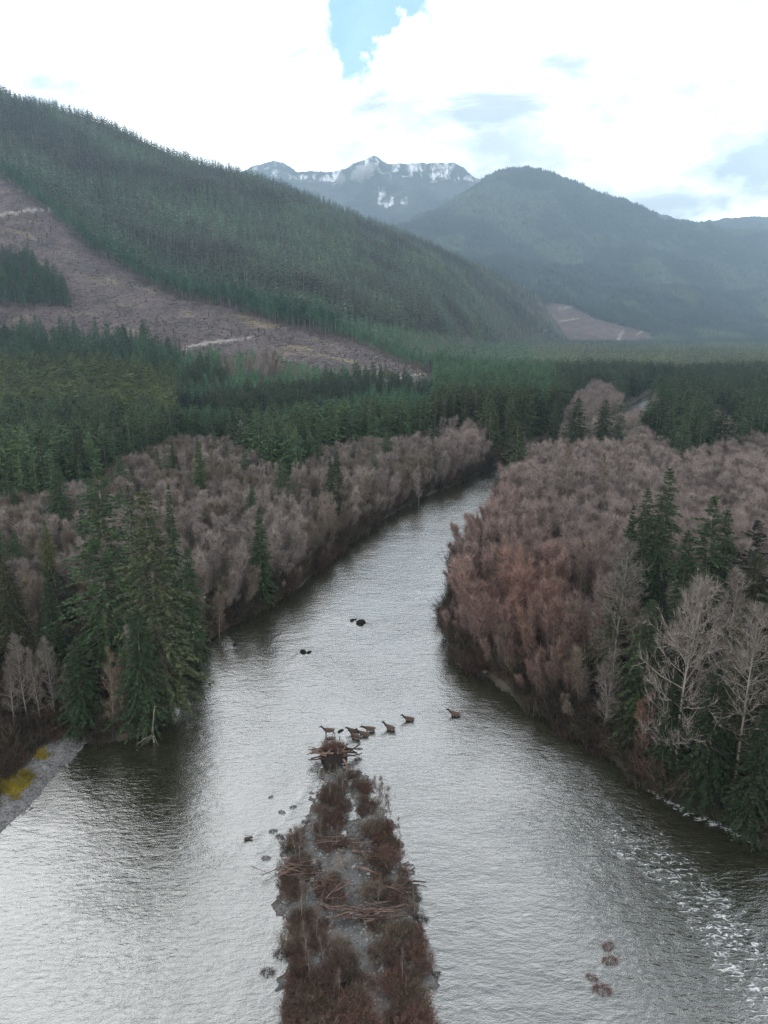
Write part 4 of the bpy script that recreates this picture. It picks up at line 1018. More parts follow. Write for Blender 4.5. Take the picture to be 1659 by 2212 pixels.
def plant():
    rng = rng_(500)
    # conifers
    L = []
    for (x, y, z, cx, cy, gx, gy) in CON:
        h, t, fam, where = conifer_style(cx, cy, gx, gy, x, y, rng)
        L.append((h/y, x, y, z, h, t, fam, where, gx))
    # only trees that stick out count: prefer near and tall; keep the largest in the frame as objects
    L.sort(key=lambda a: -a[0]*(1 if 5 < a[8] < 1650 else .01))
    nobj = 300-sum(1 for s in STAND if s[3] == 'near')
    for (q, x, y, z, h, t, fam, where, gx) in L[:nobj]:
        k = int(rng.integers(0, 2 if fam == 'tall' else 4)); lab, grp = ZONE_LABEL[where]
        nom = {'mid': 22, 'tall': 24, 'near': 30}[fam]; s = h/nom
        kind = {'dark': 'dark green conifer', 'olive': 'yellow-green conifer', 'teal': 'blue-green conifer', 'bend': 'deep green conifer', 'right': 'dark conifer', 'lowleft': 'shaded fir', 'lone': 'lone young fir', 'lowright': 'shaded fir'}[where]
        cpx, cpy = project(x, y, z+h*.8)
        put_tree('fir_tree', landmark_label(kind, float(cpx), float(cpy), h, (18, 22)), FAM[fam][0][k], (x, y, z-.3), s, s*rng.uniform(.9, 1.25), t, rng.uniform(0, 6.28), grp)
    rest = L[nobj:]; n = len(rest); print('valley conifers', n)
    P = np.array([(a[1], a[2], a[3]-.3) for a in rest]); T = np.array([a[5] for a in rest]); h = np.array([a[4] for a in rest])
    tall = np.array([a[6] == 'tall' for a in rest]); far = P[:, 1] > 900
    idx = np.where(far, rng.integers(6, 9, n), np.where(tall, rng.integers(4, 6, n), rng.integers(0, 4, n)))
    s = h/np.where(idx < 4, 22, 24); w = s*rng.uniform(.9, 1.3, n)
    mass('valley_forest', P, idx, np.stack([w, w, s], 1), rots(n, rng), T, [p[2] for p in P_MID]+[p[2] for p in P_TALL]+[p[2] for p in P_FAR], 'conifer forest filling the valley floor beyond the bare woodland')
    # bare trees
    L = []
    for b in BAR:
        x, y, z, hh, dd = b
        px, py = project(np.array([x]), np.array([y]), np.array([z])); gx, gy = px[0], py[0]
        n = float(fbm(np.array([x/18]), np.array([y/18]), 95, 3)[0])
        if hh is None:
            hh = rng.uniform(10, 13.5)*(.82+.36*n)
            if gx > 960 and gy > 1350: hh *= .95
            if dd < 4: hh *= rng.uniform(.6, .9)
        if gx < 960 and dd > 7:
            if float(vnoise(np.array([x/4.2]), np.array([y/4.2]), 97)[0]) > .74: continue
            hh *= .78
        lat = np.abs(TK[:, 0]-TK[:, 1]*x/y); dy = TK[:, 1]-y
        if np.any((lat < 2.8) & (dy > -3) & (dy < 13)): continue
        if gx > 1330 and gy > 1480: hh *= .55      # low growth under the tall trees
        if gx < 430 and gy > 1380: hh *= .6
        L.append((hh/math.hypot(y, 30), x, y, z, hh, alder_tint(gx, gy, x, y, rng), gx, gy, dd))
    L.sort(key=lambda a: -a[0]*(1 if 5 < a[6] < 1650 else .01))
    nobj = 300-sum(1 for s in STAND if s[3] == 'big')
    for (q, x, y, z, h, t, gx, gy, dd) in L[:nobj]:
        if gx < 960:
            lab, grp = (('grey leafless alder in the left bank woodland', 'alders of the left bank woodland') if gy < 1330 else
                        ('brown leafless tree among the left bank firs', 'bare trees among the left bank firs'))
        else:
            lab, grp = (('lilac-grey leafless alder in the right bank woodland', 'alders of the right bank woodland') if gy < 1300 else
                        ('reddish leafless alder close to the right water edge', 'reddish alders along the right water edge'))
        s = h/14
        o = put_tree('alder_tree', landmark_label('reddish alder' if 'reddish' in lab else 'brown bare tree' if 'brown' in lab else 'grey alder', gx, gy-60, h, (10.5, 13.2)), P_ALD[int(rng.integers(0, 4))], (x, y, z-.2), s, s*rng.uniform(.95, 1.3), t, rng.uniform(0, 6.28), grp)
        o.rotation_euler = lean_out(np.array([x]), np.array([y]), np.array([dd]), rng)[0]
    rest = L[nobj:]; n = len(rest); print('bare', n)
    P = np.array([(a[1], a[2], a[3]-.2) for a in rest]); T = np.array([a[5] for a in rest]); s = np.array([a[4] for a in rest])/14
    w = s*rng.uniform(.95, 1.35, n)
    mass('bare_woodland', P, rng.integers(0, 4, n), np.stack([w, w, s], 1), lean_out(P[:, 0], P[:, 1], np.array([a[8] for a in rest]), rng), T, [p[2] for p in P_ALD], 'thick grey woodland of leafless alders on both banks')
    # brush along the water's edge
    X, Y = jitter_grid(-140, 180, 50, 330, 1.7, rng); d = sdf(X, Y, RIVER); Z = H(X, Y); px, py = project(X, Y, Z)
    bar = inpoly(px, py, [(-400, 1590), (200, 1590), (215, 1640), (0, 1830), (-400, 2250)])
    k = (d > .1) & (d < np.where(py > 1350, 30, 8)) & in_view(px, py, 60) & (~bar | (d > 4.8)) ; k0 = k; X, Y, Z = X[k], Y[k], Z[k]; n = len(X); print('brush', n)
    t = np.where(rng.random((n, 1)) < .3, REDB*.5, TAN*.45)*rng.uniform(.4, 1.2, (n, 1)); s = rng.uniform(.8, 1.7, n)*(1+.5*(d[k0] < 3))
    mass('riverside_brush', np.stack([X, Y, Z], 1), rng.integers(0, 3, n), np.stack([s*1.2, s*1.2, s], 1), rots(n, rng, .1), t, P_SHR, 'low tangled brown brush along both water edges')
plant()

# ------------------------------------------------------------------ elk
def mat_coat():
    m, nt, b = new_mat('elk_coat'); g = G(nt)
    c = g.attr('coat').outputs['Color']
    nt.links.new(g.mul(c, g.grey(g.mr(g.noise(g.obj(), 9, 4, .7), .3, .7, .75, 1.25))), b.inputs['Base Color'])
    b.inputs['Roughness'].default_value = .85; return m
M_COAT = mat_coat()
def elk_mesh(var):
    rg = rng_(600+var); st = [(.10, -.12, .14, -.10), (-.12, .12, -.10, .16), (.02, -.05, .08, -.02)][var % 3]
    hy = [0, -.05, -.32][var % 3]; hx = [0, 0, -.12][var % 3]
    V = [(.60, 0, 1.13, .27), (.15, 0, 1.04, .30), (-.38, 0, 1.12, .30), (-.72, 0, 1.28, .21), (-.95+hx*.5, 0, 1.50+hy*.5, .165), (-1.13+hx, 0, 1.76+hy, .125),
         (-1.27+hx, 0, 1.77+hy, .115), (-1.54+hx, 0, 1.64+hy, .065), (.84, 0, 1.12, .15), (.93, 0, .98, .035)]
    E = [(0, 1), (1, 2), (2, 3), (3, 4), (4, 5), (5, 6), (6, 7), (0, 8), (8, 9)]
    for sgn in (1, -1):
        i = len(V); V += [(-1.14+hx, sgn*.10, 1.86+hy, .035), (-1.10+hx, sgn*.20, 1.97+hy, .018)]; E += [(5, i), (i, i+1)]
        f = st[0] if sgn > 0 else st[1]; q = st[2] if sgn > 0 else st[3]
        i = len(V); V += [(-.46, sgn*.15, .86, .105), (-.48-f*.6, sgn*.15, .52, .052), (-.44-f*1.4, sgn*.15, .14, .034), (-.50-f*1.5, sgn*.15, .03, .045)]; E += [(2, i), (i, i+1), (i+1, i+2), (i+2, i+3)]
        i = len(V); V += [(.56-q*.3, sgn*.16, .84, .13), (.80-q*.9, sgn*.15, .54, .055), (.72-q*1.4, sgn*.15, .14, .036), (.66-q*1.5, sgn*.15, .03, .045)]; E += [(0, i), (i, i+1), (i+1, i+2), (i+2, i+3)]
    me = bpy.data.meshes.new('elk_bones'); me.from_pydata([v[:3] for v in V], E, [])
    o = bpy.data.objects.new('elk_bones', me); sc.collection.objects.link(o)
    md = o.modifiers.new('s', 'SKIN'); ss = o.modifiers.new('d', 'SUBSURF'); ss.levels = 1; ss.render_levels = 1
    for i, v in enumerate(V): me.skin_vertices[0].data[i].radius = (v[3], v[3]*(1.12 if i < 3 else 1))
    me.skin_vertices[0].data[0].use_root = True
    dg = bpy.context.evaluated_depsgraph_get(); out = bpy.data.meshes.new_from_object(o.evaluated_get(dg)); out.name = 'elk_mesh'
    bpy.data.objects.remove(o); out.materials.clear(); out.materials.append(M_COAT)
    co = np.zeros(len(out.vertices)*3); out.vertices.foreach_get('co', co); co = co.reshape(-1, 3); x, z = co[:, 0], co[:, 2]
    dark = np.array([.022, .012, .008]); tan = np.array([.066, .040, .027]); rump = np.array([.15, .105, .07]); leg = np.array([.028, .017, .012])
    w = np.clip((-.50-x)/.18, 0, 1)[:, None]; c = tan*(1-w)+dark*w
    w = np.clip((.80-z)/.12, 0, 1)[:, None]; c = c*(1-w)+leg*w
    w = (np.clip((x-.74)/.08, 0, 1)*np.clip((z-.85)/.1, 0, 1))[:, None]; c = c*(1-w)+rump*w
    a = out.attributes.new('coat', 'FLOAT_COLOR', 'POINT'); a.data.foreach_set('color', np.concatenate([c, np.ones((len(c), 1))], 1).astype(np.float32).ravel())
    out.polygons.foreach_set('use_smooth', np.ones(len(out.polygons), bool))
    return out
ELK = [elk_mesh(i) for i in range(3)]
ELKS = [ # photo x, y at the water line, depth of wading, heading, mesh, size, label
 (711, 1588, .18, 8, 0, 1.02, 'elk leading the herd, legs showing in shallow water behind the drift pile'),
 (765, 1585, .50, -14, 2, .95, 'elk at the left rear of the bunched group, wading to the left'),
 (768, 1596, .45, -26, 1, .95, 'elk nearest the drift pile on the lower side of the bunched group'),
 (785, 1590, .55, -8, 1, .98, 'light tan elk in the middle of the bunched group'),
 (799, 1580, .55, 4, 2, 1.02, 'elk with lowered outstretched neck at the right end of the bunched group'),
 (843, 1577, .55, -18, 0, 1.0, 'elk wading alone just right of the bunched group'),
 (884, 1558, .60, -2, 1, 1.0, 'elk second from last, wading belly deep in mid river'),
 (983, 1547, .60, -6, 0, 1.03, 'last elk of the herd, wading far to the right')]
for px, py, dep, hd, k, s, lab in ELKS:
    p = ground(px, py, 0)
    o = link('elk', ELK[k], None, (p[0], p[1], -dep)); o.rotation_euler = (0, 0, R(hd)); o.location.z = -dep*.88; s *= .90; o.scale = (s, s, s)
    o['label'] = lab; o['category'] = 'elk'; o['group'] = 'elk crossing the river'

# ------------------------------------------------------------------ rocks, driftwood, island growth
def rock_mesh(seed, sub=3):
    import bmesh
    bm = bmesh.new(); bmesh.ops.create_icosphere(bm, subdivisions=sub, radius=1)
    rg = rng_(seed); off = rg.uniform(0, 50, 3)
    for v in bm.verts:
        c = v.co; n = float(vnoise(np.array([c.x*1.3+off[0]+c.z]), np.array([c.y*1.3+off[1]-c.z*.7]), seed)[0]); n2 = float(vnoise(np.array([c.x*3+off[2]]), np.array([c.y*3+c.z*2]), seed+1)[0])
        v.co = c*(.72+.5*n+.18*n2)
    me = bpy.data.meshes.new('rock_mesh'); bm.to_mesh(me); bm.free(); me.materials.append(M_ROCK); return me
ROCKS = [rock_mesh(700+i) for i in range(4)]
M_PALEROCK, _nt, _b = new_mat('pale_rock'); _g = G(_nt)
_nt.links.new(_g.mix(_g.noise(_g.obj(), 2, 6, .7), (.20, .20, .21), (.48, .47, .48)), _b.inputs['Base Color']); _b.inputs['Roughness'].default_value = .9
def put_rock(px, py, sx, sy, sz, k, lab, mat=None, z=0, group=None):
    p = ground(px, py, z); me = ROCKS[k]
    if mat: me = me.copy(); me.materials[0] = mat
    o = link('rock', me, None, (p[0], p[1], z+sz*.1)); o.scale = (sx, sy, sz); o.rotation_euler = (0, 0, k*1.3)
    o['label'] = lab; o['category'] = 'rock'
    if group: o['group'] = group
put_rock(779, 1346, .95, .8, .62, 0, 'largest dark boulder standing in mid river')
put_rock(762, 1340, .62, .45, .28, 1, 'flat dark rock left of the largest mid river boulder')
put_rock(768, 1339, .35, .3, .22, 2, 'tiny rock between the flat rock and the boulder')
put_rock(655, 1409, .7, .5, .42, 2, 'dark rock alone left of the middle of the river')
put_rock(667, 1410, .5, .35, .25, 3, 'small rock touching the right end of the lone dark rock')
put_rock(509, 1393, .5, .4, .35, 1, 'small dark rock near the left bank')
put_rock(735, 1580, .55, .3, .16, 3, 'low dark rock between the leading elk and the bunched elk')
put_rock(1226, 1500, 1.6, 1.5, 2.2, 2, 'tall pale grey boulder among the bare trees on the right bank', M_PALEROCK, .6)
put_rock(1050, 1452, .9, .6, .5, 0, 'small pale rock at the right water edge', M_PALEROCK, .1)
put_rock(352, 1500, 1.2, 1.0, 1.6, 1, 'pale rock under the firs at the left water edge', M_PALEROCK, .1)
put_rock(1408, 1696, .8, .6, .5, 3, 'wet rock where the white riffle starts, right bank')

def log_mb(L, r, rng, k=7, bend=.04, stubs=4):
    mb = MB(); n = 6; x = np.linspace(-.5, .5, n)*L
    pts = np.stack([x, np.sin(x/L*3+rng.random()*6)*L*bend, np.sin(x/L*4+rng.random()*6)*L*bend*.4], 1)
    mb.tube(pts, r*np.linspace(1.1, .6, n)*rng.uniform(.9, 1.1, n), k)
    if stubs:
        t = rng.uniform(-.45, .45, stubs)*L; P = np.stack([t, 0*t, 0*t], 1); D = rng.normal(size=(stubs, 3)); D[:, 2] = abs(D[:, 2]); D /= np.linalg.norm(D, axis=1)[:, None]
        mb.prisms(P, P+D*rng.uniform(2, 7, (stubs, 1))*r, r*.35, r*.12)
    return mb
LOGS = [log_mb(1*L, r, rng_(720+i)).mesh('log_mesh', M_DRIFT) for i, (L, r) in enumerate([(4, .16), (6, .17), (3, .13), (5, .12), (2.2, .08)])]
LOGSD = [m.copy() for m in LOGS]
for m in LOGSD: m.materials[0] = M_DRIFTD
LOGL = [4, 6, 3, 5, 2.2]
def put_log(p, L, yaw, pitch=0, k=None, dark=False, parent=None, label=None, group=None, name='driftwood_log', thick=1):
    k = int(RNG.integers(0, 5)) if k is None else k; s = L/LOGL[k]
    o = link(name, (LOGSD if dark else LOGS)[k], parent, p); o.rotation_euler = (RNG.random()*6, -pitch, yaw); o.scale = (s, thick, thick)
    if label: o['label'] = label; o['category'] = 'log'
    if group: o['group'] = group
    return o

# the drift pile at the head of the island
def root_pile():
    p = ground(721, 1652, .0)
    t = thing('drift_pile', 'dark mound of roots, earth and logs at the island head below the elk', 'drift pile', (p[0], p[1]+1.2, 0))
    import bmesh
    bm = bmesh.new(); bmesh.ops.create_icosphere(bm, subdivisions=4, radius=1)
    for v in bm.verts:
        c = v.co; n = float(fbm(np.array([c.x*2.3+c.z]), np.array([c.y*2.3+c.z*1.7]), 740, 4)[0])-.5
        f = 1+n*.5; zz = max(c.z, -.3); xx = math.copysign(abs(c.x)**.7, c.x); v.co = Vector((xx*f*1.75, c.y*f*1.35, (math.copysign(abs(zz)**.55, zz))*f*1.75))
    me = bpy.data.meshes.new('mound_mesh'); bm.to_mesh(me); bm.free()
    m, nt, b = new_mat('peat_and_roots'); g = G(nt)
    nt.links.new(g.mix(g.mr(g.noise(g.obj(), 5, 6, .75), .4, .7), (.007, .005, .004), (.045, .028, .018)), b.inputs['Base Color']); b.inputs['Roughness'].default_value = 1
    g.bump(g.noise(g.obj(), 7, 5, .7), 1, .25, b); me.materials.append(m)
    link('earth_mound', me, t)
    rg = rng_(741)
    for i in range(26):
        side = -1 if i % 2 else 1; yaw = rg.normal()*.42+(0 if side > 0 else math.pi)
        L = rg.uniform(1.8, 3.6); o = put_log((side*rg.uniform(1.3, 2.6), rg.uniform(-.9, .9), rg.uniform(.7, 1.6)), L, yaw, rg.normal()*.16-.05, dark=rg.random() < .45, parent=t, name='log', thick=rg.uniform(.6, 1.1))
    for i in range(18):
        put_log((rg.normal()*.9, rg.normal()*.7, 1.7+rg.random()*.35), rg.uniform(1, 2.6), rg.uniform(0, 3.1), rg.normal()*.3, dark=rg.random() < .4, parent=t, name='log', thick=.6)
    w = SHRUB[0]; sh = link('brush', P_SHR[0], t, (-.5, .1, 1.5)); sh['tint'] = [.10, .045, .030]; sh.scale = (1.1, 1, 1.0)
    sh = link('brush', P_SHR[1], t, (.7, .2, 1.5)); sh['tint'] = [.09, .045, .030]; sh.scale = (1, 1, 1.1)
    for (dx, s) in ((-1.15, .55), (.2, .42), (.75, .5)):
        q = thing('sapling', {-1.15: 'thin leafless sapling on the left of the drift pile', .2: 'thin leafless sapling in the middle of the drift pile', .75: 'thin leafless sapling on the right of the drift pile'}[dx],
                  'sapling', (p[0]+dx, p[1]+1.3, 1.4), (0, 0, dx*3), (s, s, s), 'saplings on the drift pile')
        for pn, mesh in (('trunk', P_SAP[0][0]), ('crown', P_SAP[0][1])): c = link(pn, mesh, q); c['tint'] = [.10, .07, .06]
    a = ground(742, 1640, 1.2); b_ = ground(757, 1668, .2); mid = (a+b_)/2; d = b_-a
    put_log(tuple(mid), float(np.linalg.norm(d)), math.atan2(d[1], d[0]), -math.asin(abs(d[2])/np.linalg.norm(d)), 1, label='pale log leaning from the drift pile down to the island gravel')
root_pile()

def tint_at(rg, a=.5):
    return list((np.array([.10, .055, .040]) if rg.random() < a else np.array([.092, .068, .046]))*rg.uniform(.5, 1.3))
BRUSH_PX = [[(692, 1690), (748, 1685), (750, 1745), (740, 1792), (692, 1770)], [(757, 1668), (796, 1670), (800, 1713), (765, 1710)], [(769, 1728), (812, 1725), (812, 1760), (775, 1758)],
  [(690, 1776), (739, 1772), (739, 1794), (695, 1794)], [(766, 1778), (842, 1778), (850, 1822), (800, 1819)], [(686, 1813), (774, 1811), (774, 1828), (686, 1830)], [(807, 1819), (858, 1815), (880, 1901), (815, 1901)],
  [(774, 1895), (885, 1895), (905, 1950), (900, 1972), (800, 1950)], [(613, 1858), (680, 1855), (700, 1901), (620, 1905)], [(612, 1895), (745, 1895), (748, 1948), (620, 1948)], [(630, 1977), (690, 1975), (700, 2024), (630, 2030)],
  [(632, 2018), (735, 2030), (789, 2110), (795, 2212), (795, 2330), (636, 2330)], [(800, 1992), (906, 1990), (910, 2020), (906, 2077), (812, 2060)], [(836, 2077), (921, 2077), (914, 2330), (842, 2330)], [(628, 1800), (650, 1795), (660, 1850), (610, 1850)]]
ISLMARK = [(785, 1976, 'long driftwood jam'), (650, 1882, 'stick heap on the island shoulder'), (712, 1925, 'tangled grey branch heap'), (728, 1820, 'low dark driftwood line'), (786, 1839, 'thick reddish log'), (815, 1790, 'stick heap of the island head'),
 (860, 1925, 'sticks caught in the brush'), (721, 1652, 'drift pile'), (828, 1755, 'sapling row of the island head'), (710, 1710, 'saplings on the left of the head'), (651, 1985, 'tall saplings on the left shore'), (690, 2100, 'brush of the wide near end'), (870, 2120, 'right strip of the near end'),
 (680, 1970, 'log lying toward the viewer'), (909, 1987, 'spiky bush in the water')]
def island_growth():
    rg = rng_(760); P = np.array(ISLAND)
    X, Y = jitter_grid(P[:, 0].min(), P[:, 0].max(), P[:, 1].min(), P[:, 1].max(), .66, rg)
    px, py = project(X, Y, 0*X+.2); Z = island_h(X, Y)
    k = np.zeros(len(X), bool); pw = np.stack([px+rg.normal(size=len(px))*4, py+rg.normal(size=len(px))*3], 1)
    for Q in BRUSH_PX: k |= inpoly(pw[:, 0], pw[:, 1], Q)
    k &= (sdf(X, Y, ISLAND) < .3) & (fbm(X/1.1, Y/1.1, 765, 3) > np.where(py > 2030, .43, .47))
    X, Y, Z, px, py = X[k], Y[k], Z[k], px[k], py[k]; n = len(X); print('island shrubs', n)
    order = np.argsort(-(rg.random(n)+.8*(py < 2150)))
    big = set(order[:120].tolist())
    stuff = []
    for i in range(n):
        s = rg.uniform(.25, .62)*(1.3 if py[i] > 2020 else 1)*(.8+.6*float(vnoise(X[i:i+1]/1.5, Y[i:i+1]/1.5, 766)[0])); 
        if i in big:
            top = py[i] < 1830; mid = 1830 <= py[i] < 2010
            lab, grp = (('red-brown leafless shrub on the narrow head of the gravel island', 'shrubs on the island head') if top else
                        ('brown leafless shrub on the middle of the gravel island', 'shrubs on the middle of the island') if mid else
                        ('dense brown leafless shrub on the wide near end of the gravel island', 'shrubs on the near end of the island'))
            lm = min(ISLMARK, key=lambda q: (q[0]-px[i])**2+(q[1]-py[i])**2); dx, dy = px[i]-lm[0], py[i]-lm[1]
            rel = 'left of' if dx < -abs(dy) else 'right of' if dx > abs(dy) else 'behind' if dy < 0 else 'in front of'
            lab = '%s %s leafless shrub growing %s the %s' % ('low' if s < .45 else 'tall' if s > .68 else 'medium', 'brown' if s < .6 else 'red-brown', rel, lm[2])
            o = link('shrub', P_SHR[int(rg.integers(0, 3))], None, (X[i], Y[i], Z[i])); o.scale = (s*1.2, s*1.2, s*.85); o.rotation_euler = (0, 0, rg.random()*6)
            o['tint'] = tint_at(rg); o['label'] = lab; o['group'] = grp; o['category'] = 'shrub'
        else: stuff.append((X[i], Y[i], Z[i], s))
    A = np.array(stuff); n = len(A); T = np.array([tint_at(rg) for _ in range(n)])
    mass('island_brush', A[:, :3], rg.integers(0, 3, n), np.stack([A[:, 3]*1.5, A[:, 3]*1.5, A[:, 3]*.65], 1), rots(n, rg, .12), T, P_SHR, 'brown brush matting the gravel island')
    for (a, b, h) in [(812, 1738, 4.6), (820, 1750, 5), (826, 1762, 5.2), (834, 1775, 5), (842, 1785, 4.2), (818, 1768, 4.6), (829, 1788, 4.8), (704, 1712, 3.8), (714, 1704, 3.6), (731, 1700, 3.8), (739, 1712, 3.4), (710, 1730, 3.4),
                      (693, 1812, 4.2), (648, 1862, 4.6), (640, 1850, 4.0), (706, 1905, 4), (651, 1985, 5.4), (645, 1975, 4.6), (684, 2025, 5.2), (660, 2065, 4.6), (817, 1955, 4.2), (856, 1822, 3.6), (868, 1838, 3.4), (765, 1840, 2.8),
                      (724, 1830, 3.2), (896, 1975, 3.4), (700, 2090, 4.0), (672, 2110, 4.2), (870, 2120, 3.6), (733, 2150, 3.8)]:
        p = ground(a, b, .2); s = h/5; kk = int(rg.integers(0, 2))
        top = b < 1830
        q = thing('sapling', 'slender leafless sapling on the head of the island' if top else 'slender leafless sapling on the broad part of the island', 'sapling', tuple(p), (rg.normal()*.06, rg.normal()*.06, rg.random()*6), (s, s, s),
                  'saplings on the island head' if top else 'saplings on the broad part of the island')
        for pn, mesh in (('trunk', P_SAP[kk][0]), ('crown', P_SAP[kk][1])): c = link(pn, mesh, q); c['tint'] = [.10, .075, .062]
    # single logs
    for (x1, y1, x2, y2, th, lab) in [(760, 1839, 811, 1839, 1.5, 'thick reddish log lying level across the upper island'), (771, 1874, 818, 1889, .9, 'thin pale log slanting right on the upper island'),
            (828, 1862, 840, 1880, .7, 'short pale stick in the brush at the right edge of the island'), (786, 1992, 856, 1979, 1.1, 'long pale log in front of the log jam'),
            (700, 1955, 712, 1968, .9, 'broken log end standing at the left of the log jam'), (672, 1958, 690, 1988, .8, 'log lying toward the viewer left of the log jam'),
            (880, 1904, 921, 1905, .8, 'dark log poking out over the water on the right of the island'), (985, 1434, 1055, 1441, 1.0, 'thin fallen trunk in the water at the right bank point'),
            (1560, 1742, 1640, 1772, 1.2, 'brown fallen trunk along the right bank near the riffle'), (528, 1811, 546, 1810, 1.1, 'stranded dark root stump in the water left of the island')]:
        a = ground(x1, y1, .25); b = ground(x2, y2, .25); d = b-a
        put_log(tuple((a+b)/2), float(np.linalg.norm(d)), math.atan2(d[1], d[0]), 0, thick=th, label=lab, dark=('dark' in lab))
    # the jams: piles of many sticks
    def jam(cx, cy, w, dpt, n, yaw, sp, lab, hgt=.5, L=(1.2, 3.4), th=(.18, .5)):
        p = ground(cx, cy, .1); t = thing('log_jam', lab, 'log jam', tuple(p))
        for i in range(n):
            put_log((rg.normal()*w, rg.normal()*dpt, .15+rg.random()*hgt), rg.uniform(*L), yaw+rg.normal()*sp, rg.normal()*.1, parent=t, name='log', dark=rg.random() < .3, thick=rg.uniform(*th))
    jam(785, 1976, 1.5, .45, 70, .10, .22, 'long jam of pale driftwood lying across the lower island', .6, (1.6, 3.6))
    jam(650, 1882, 1.3, .5, 40, .15, .5, 'heap of sticks on the left shoulder of the island', .6)
    jam(712, 1925, 1.2, .8, 60, .8, .7, 'tangled grey heap of branches in the left middle of the island', .7, (1.0, 2.6), (.15, .35))
    jam(728, 1820, 1.3, .25, 26, .05, .3, 'low line of dark driftwood across the upper island', .3)
    jam(805, 1850, .9, .5, 22, .3, .6, 'scattered sticks beside the thick reddish log', .3, (.8, 2.0))
    jam(815, 1790, .8, .4, 18, .4, .7, 'small stick heap on the right of the island head', .3, (.8, 2.2))
    jam(860, 1925, 1.0, .6, 26, .2, .7, 'sticks caught in the brush on the right side of the island', .4, (.8, 2.4))
    # small debris standing in the water around the island
    for (a, b, s, lab) in [(609, 1755, .38, 'small drift clump in the water, second above the left edge of the island'), (633, 1744, .32, 'small drift clump in the water, highest left of the island'), (575, 1854, .42, 'spiky drift clump in the water left of the island shoulder'),
            (590, 1796, .36, 'drift clump near the left shore of the island, upper one'), (604, 1808, .4, 'drift clump touching the left shore of the island'), (609, 2063, .62, 'bush standing in the water at the lower left of the island'),
            (578, 2101, .5, 'lone brown bush in the water left of the island foot'), (909, 1987, .55, 'spiky dark bush in the water at the right edge of the island'), (942, 2106, .36, 'lone small clump in the water right of the island'),
            (890, 1884, .3, 'tiny clump off the right shore of the island'), (902, 1943, .45, 'bush leaning over the right shore of the island'), (1314, 2044, .55, 'upper reddish brush tuft in the shallows at lower right'),
            (1318, 2075, .62, 'second reddish brush tuft in the shallows at lower right'), (1278, 2112, .4, 'faint thin brush tuft in the shallows at lower right'), (1300, 2138, .62, 'lowest reddish brush tuft in the shallows at lower right'),
            (773, 1641, .4, 'reddish root clump at the right end of the drift pile logs'), (660, 1775, .4, 'dark drift clump at the upper left shore of the island'), (585, 1722, .25, 'flat bit of drift in the water left of the island head')]:
        p = ground(a, b, 0); o = link('drift_clump', P_SHR[int(rg.integers(0, 2))], None, tuple(p)); o.scale = (s*1.3, s*.8, s*.42); o.rotation_euler = (0, 0, rg.normal()*.5)
        o['tint'] = [.030, .017, .012] if a < 1200 else [.10, .05, .035]; o['label'] = lab; o['category'] = 'drift clump'
island_growth()

# fallen snag on the left bank and yellow moss on the bar
def snag():
    a = ground(333, 1604, .1); t = thing('dead_snag', 'pale fallen snag with spread root ends standing in the dark water, left bank', 'snag', tuple(a))
    mb = MB(); mb.tube([(0, 0, 0), (-.15, .1, 1.6), (.05, .2, 3.2), (.25, .25, 4.6), (.5, .2, 5.6)], [.14, .13, .10, .07, .03], 6)
    mb.prisms(np.array([[0.05, .2, 3.2], [-.1, .1, 1.8]]), np.array([[.5, .1, 4.0], [-.6, 0, 2.5]]), .05, .02)
    link('trunk', mb.mesh('snag_mesh', M_PALE), t)
    rg = rng_(790)
    for i in range(9):
        m2 = MB(); az = rg.uniform(2.4, 5.4); L = rg.uniform(1.4, 3.2)
        pts = [(0, 0, 1.0+rg.random()*.6)]; 
        for q in range(1, 5): pts.append((math.cos(az)*L*q/4+rg.normal()*.08, math.sin(az)*L*q/4*.5, pts[0][2]*(1-q/4)+rg.normal()*.06+.05))
        m2.tube(pts, [.05, .04, .03, .02, .01], 4); link('root', m2.mesh('root_mesh', M_PALE), t)
snag()
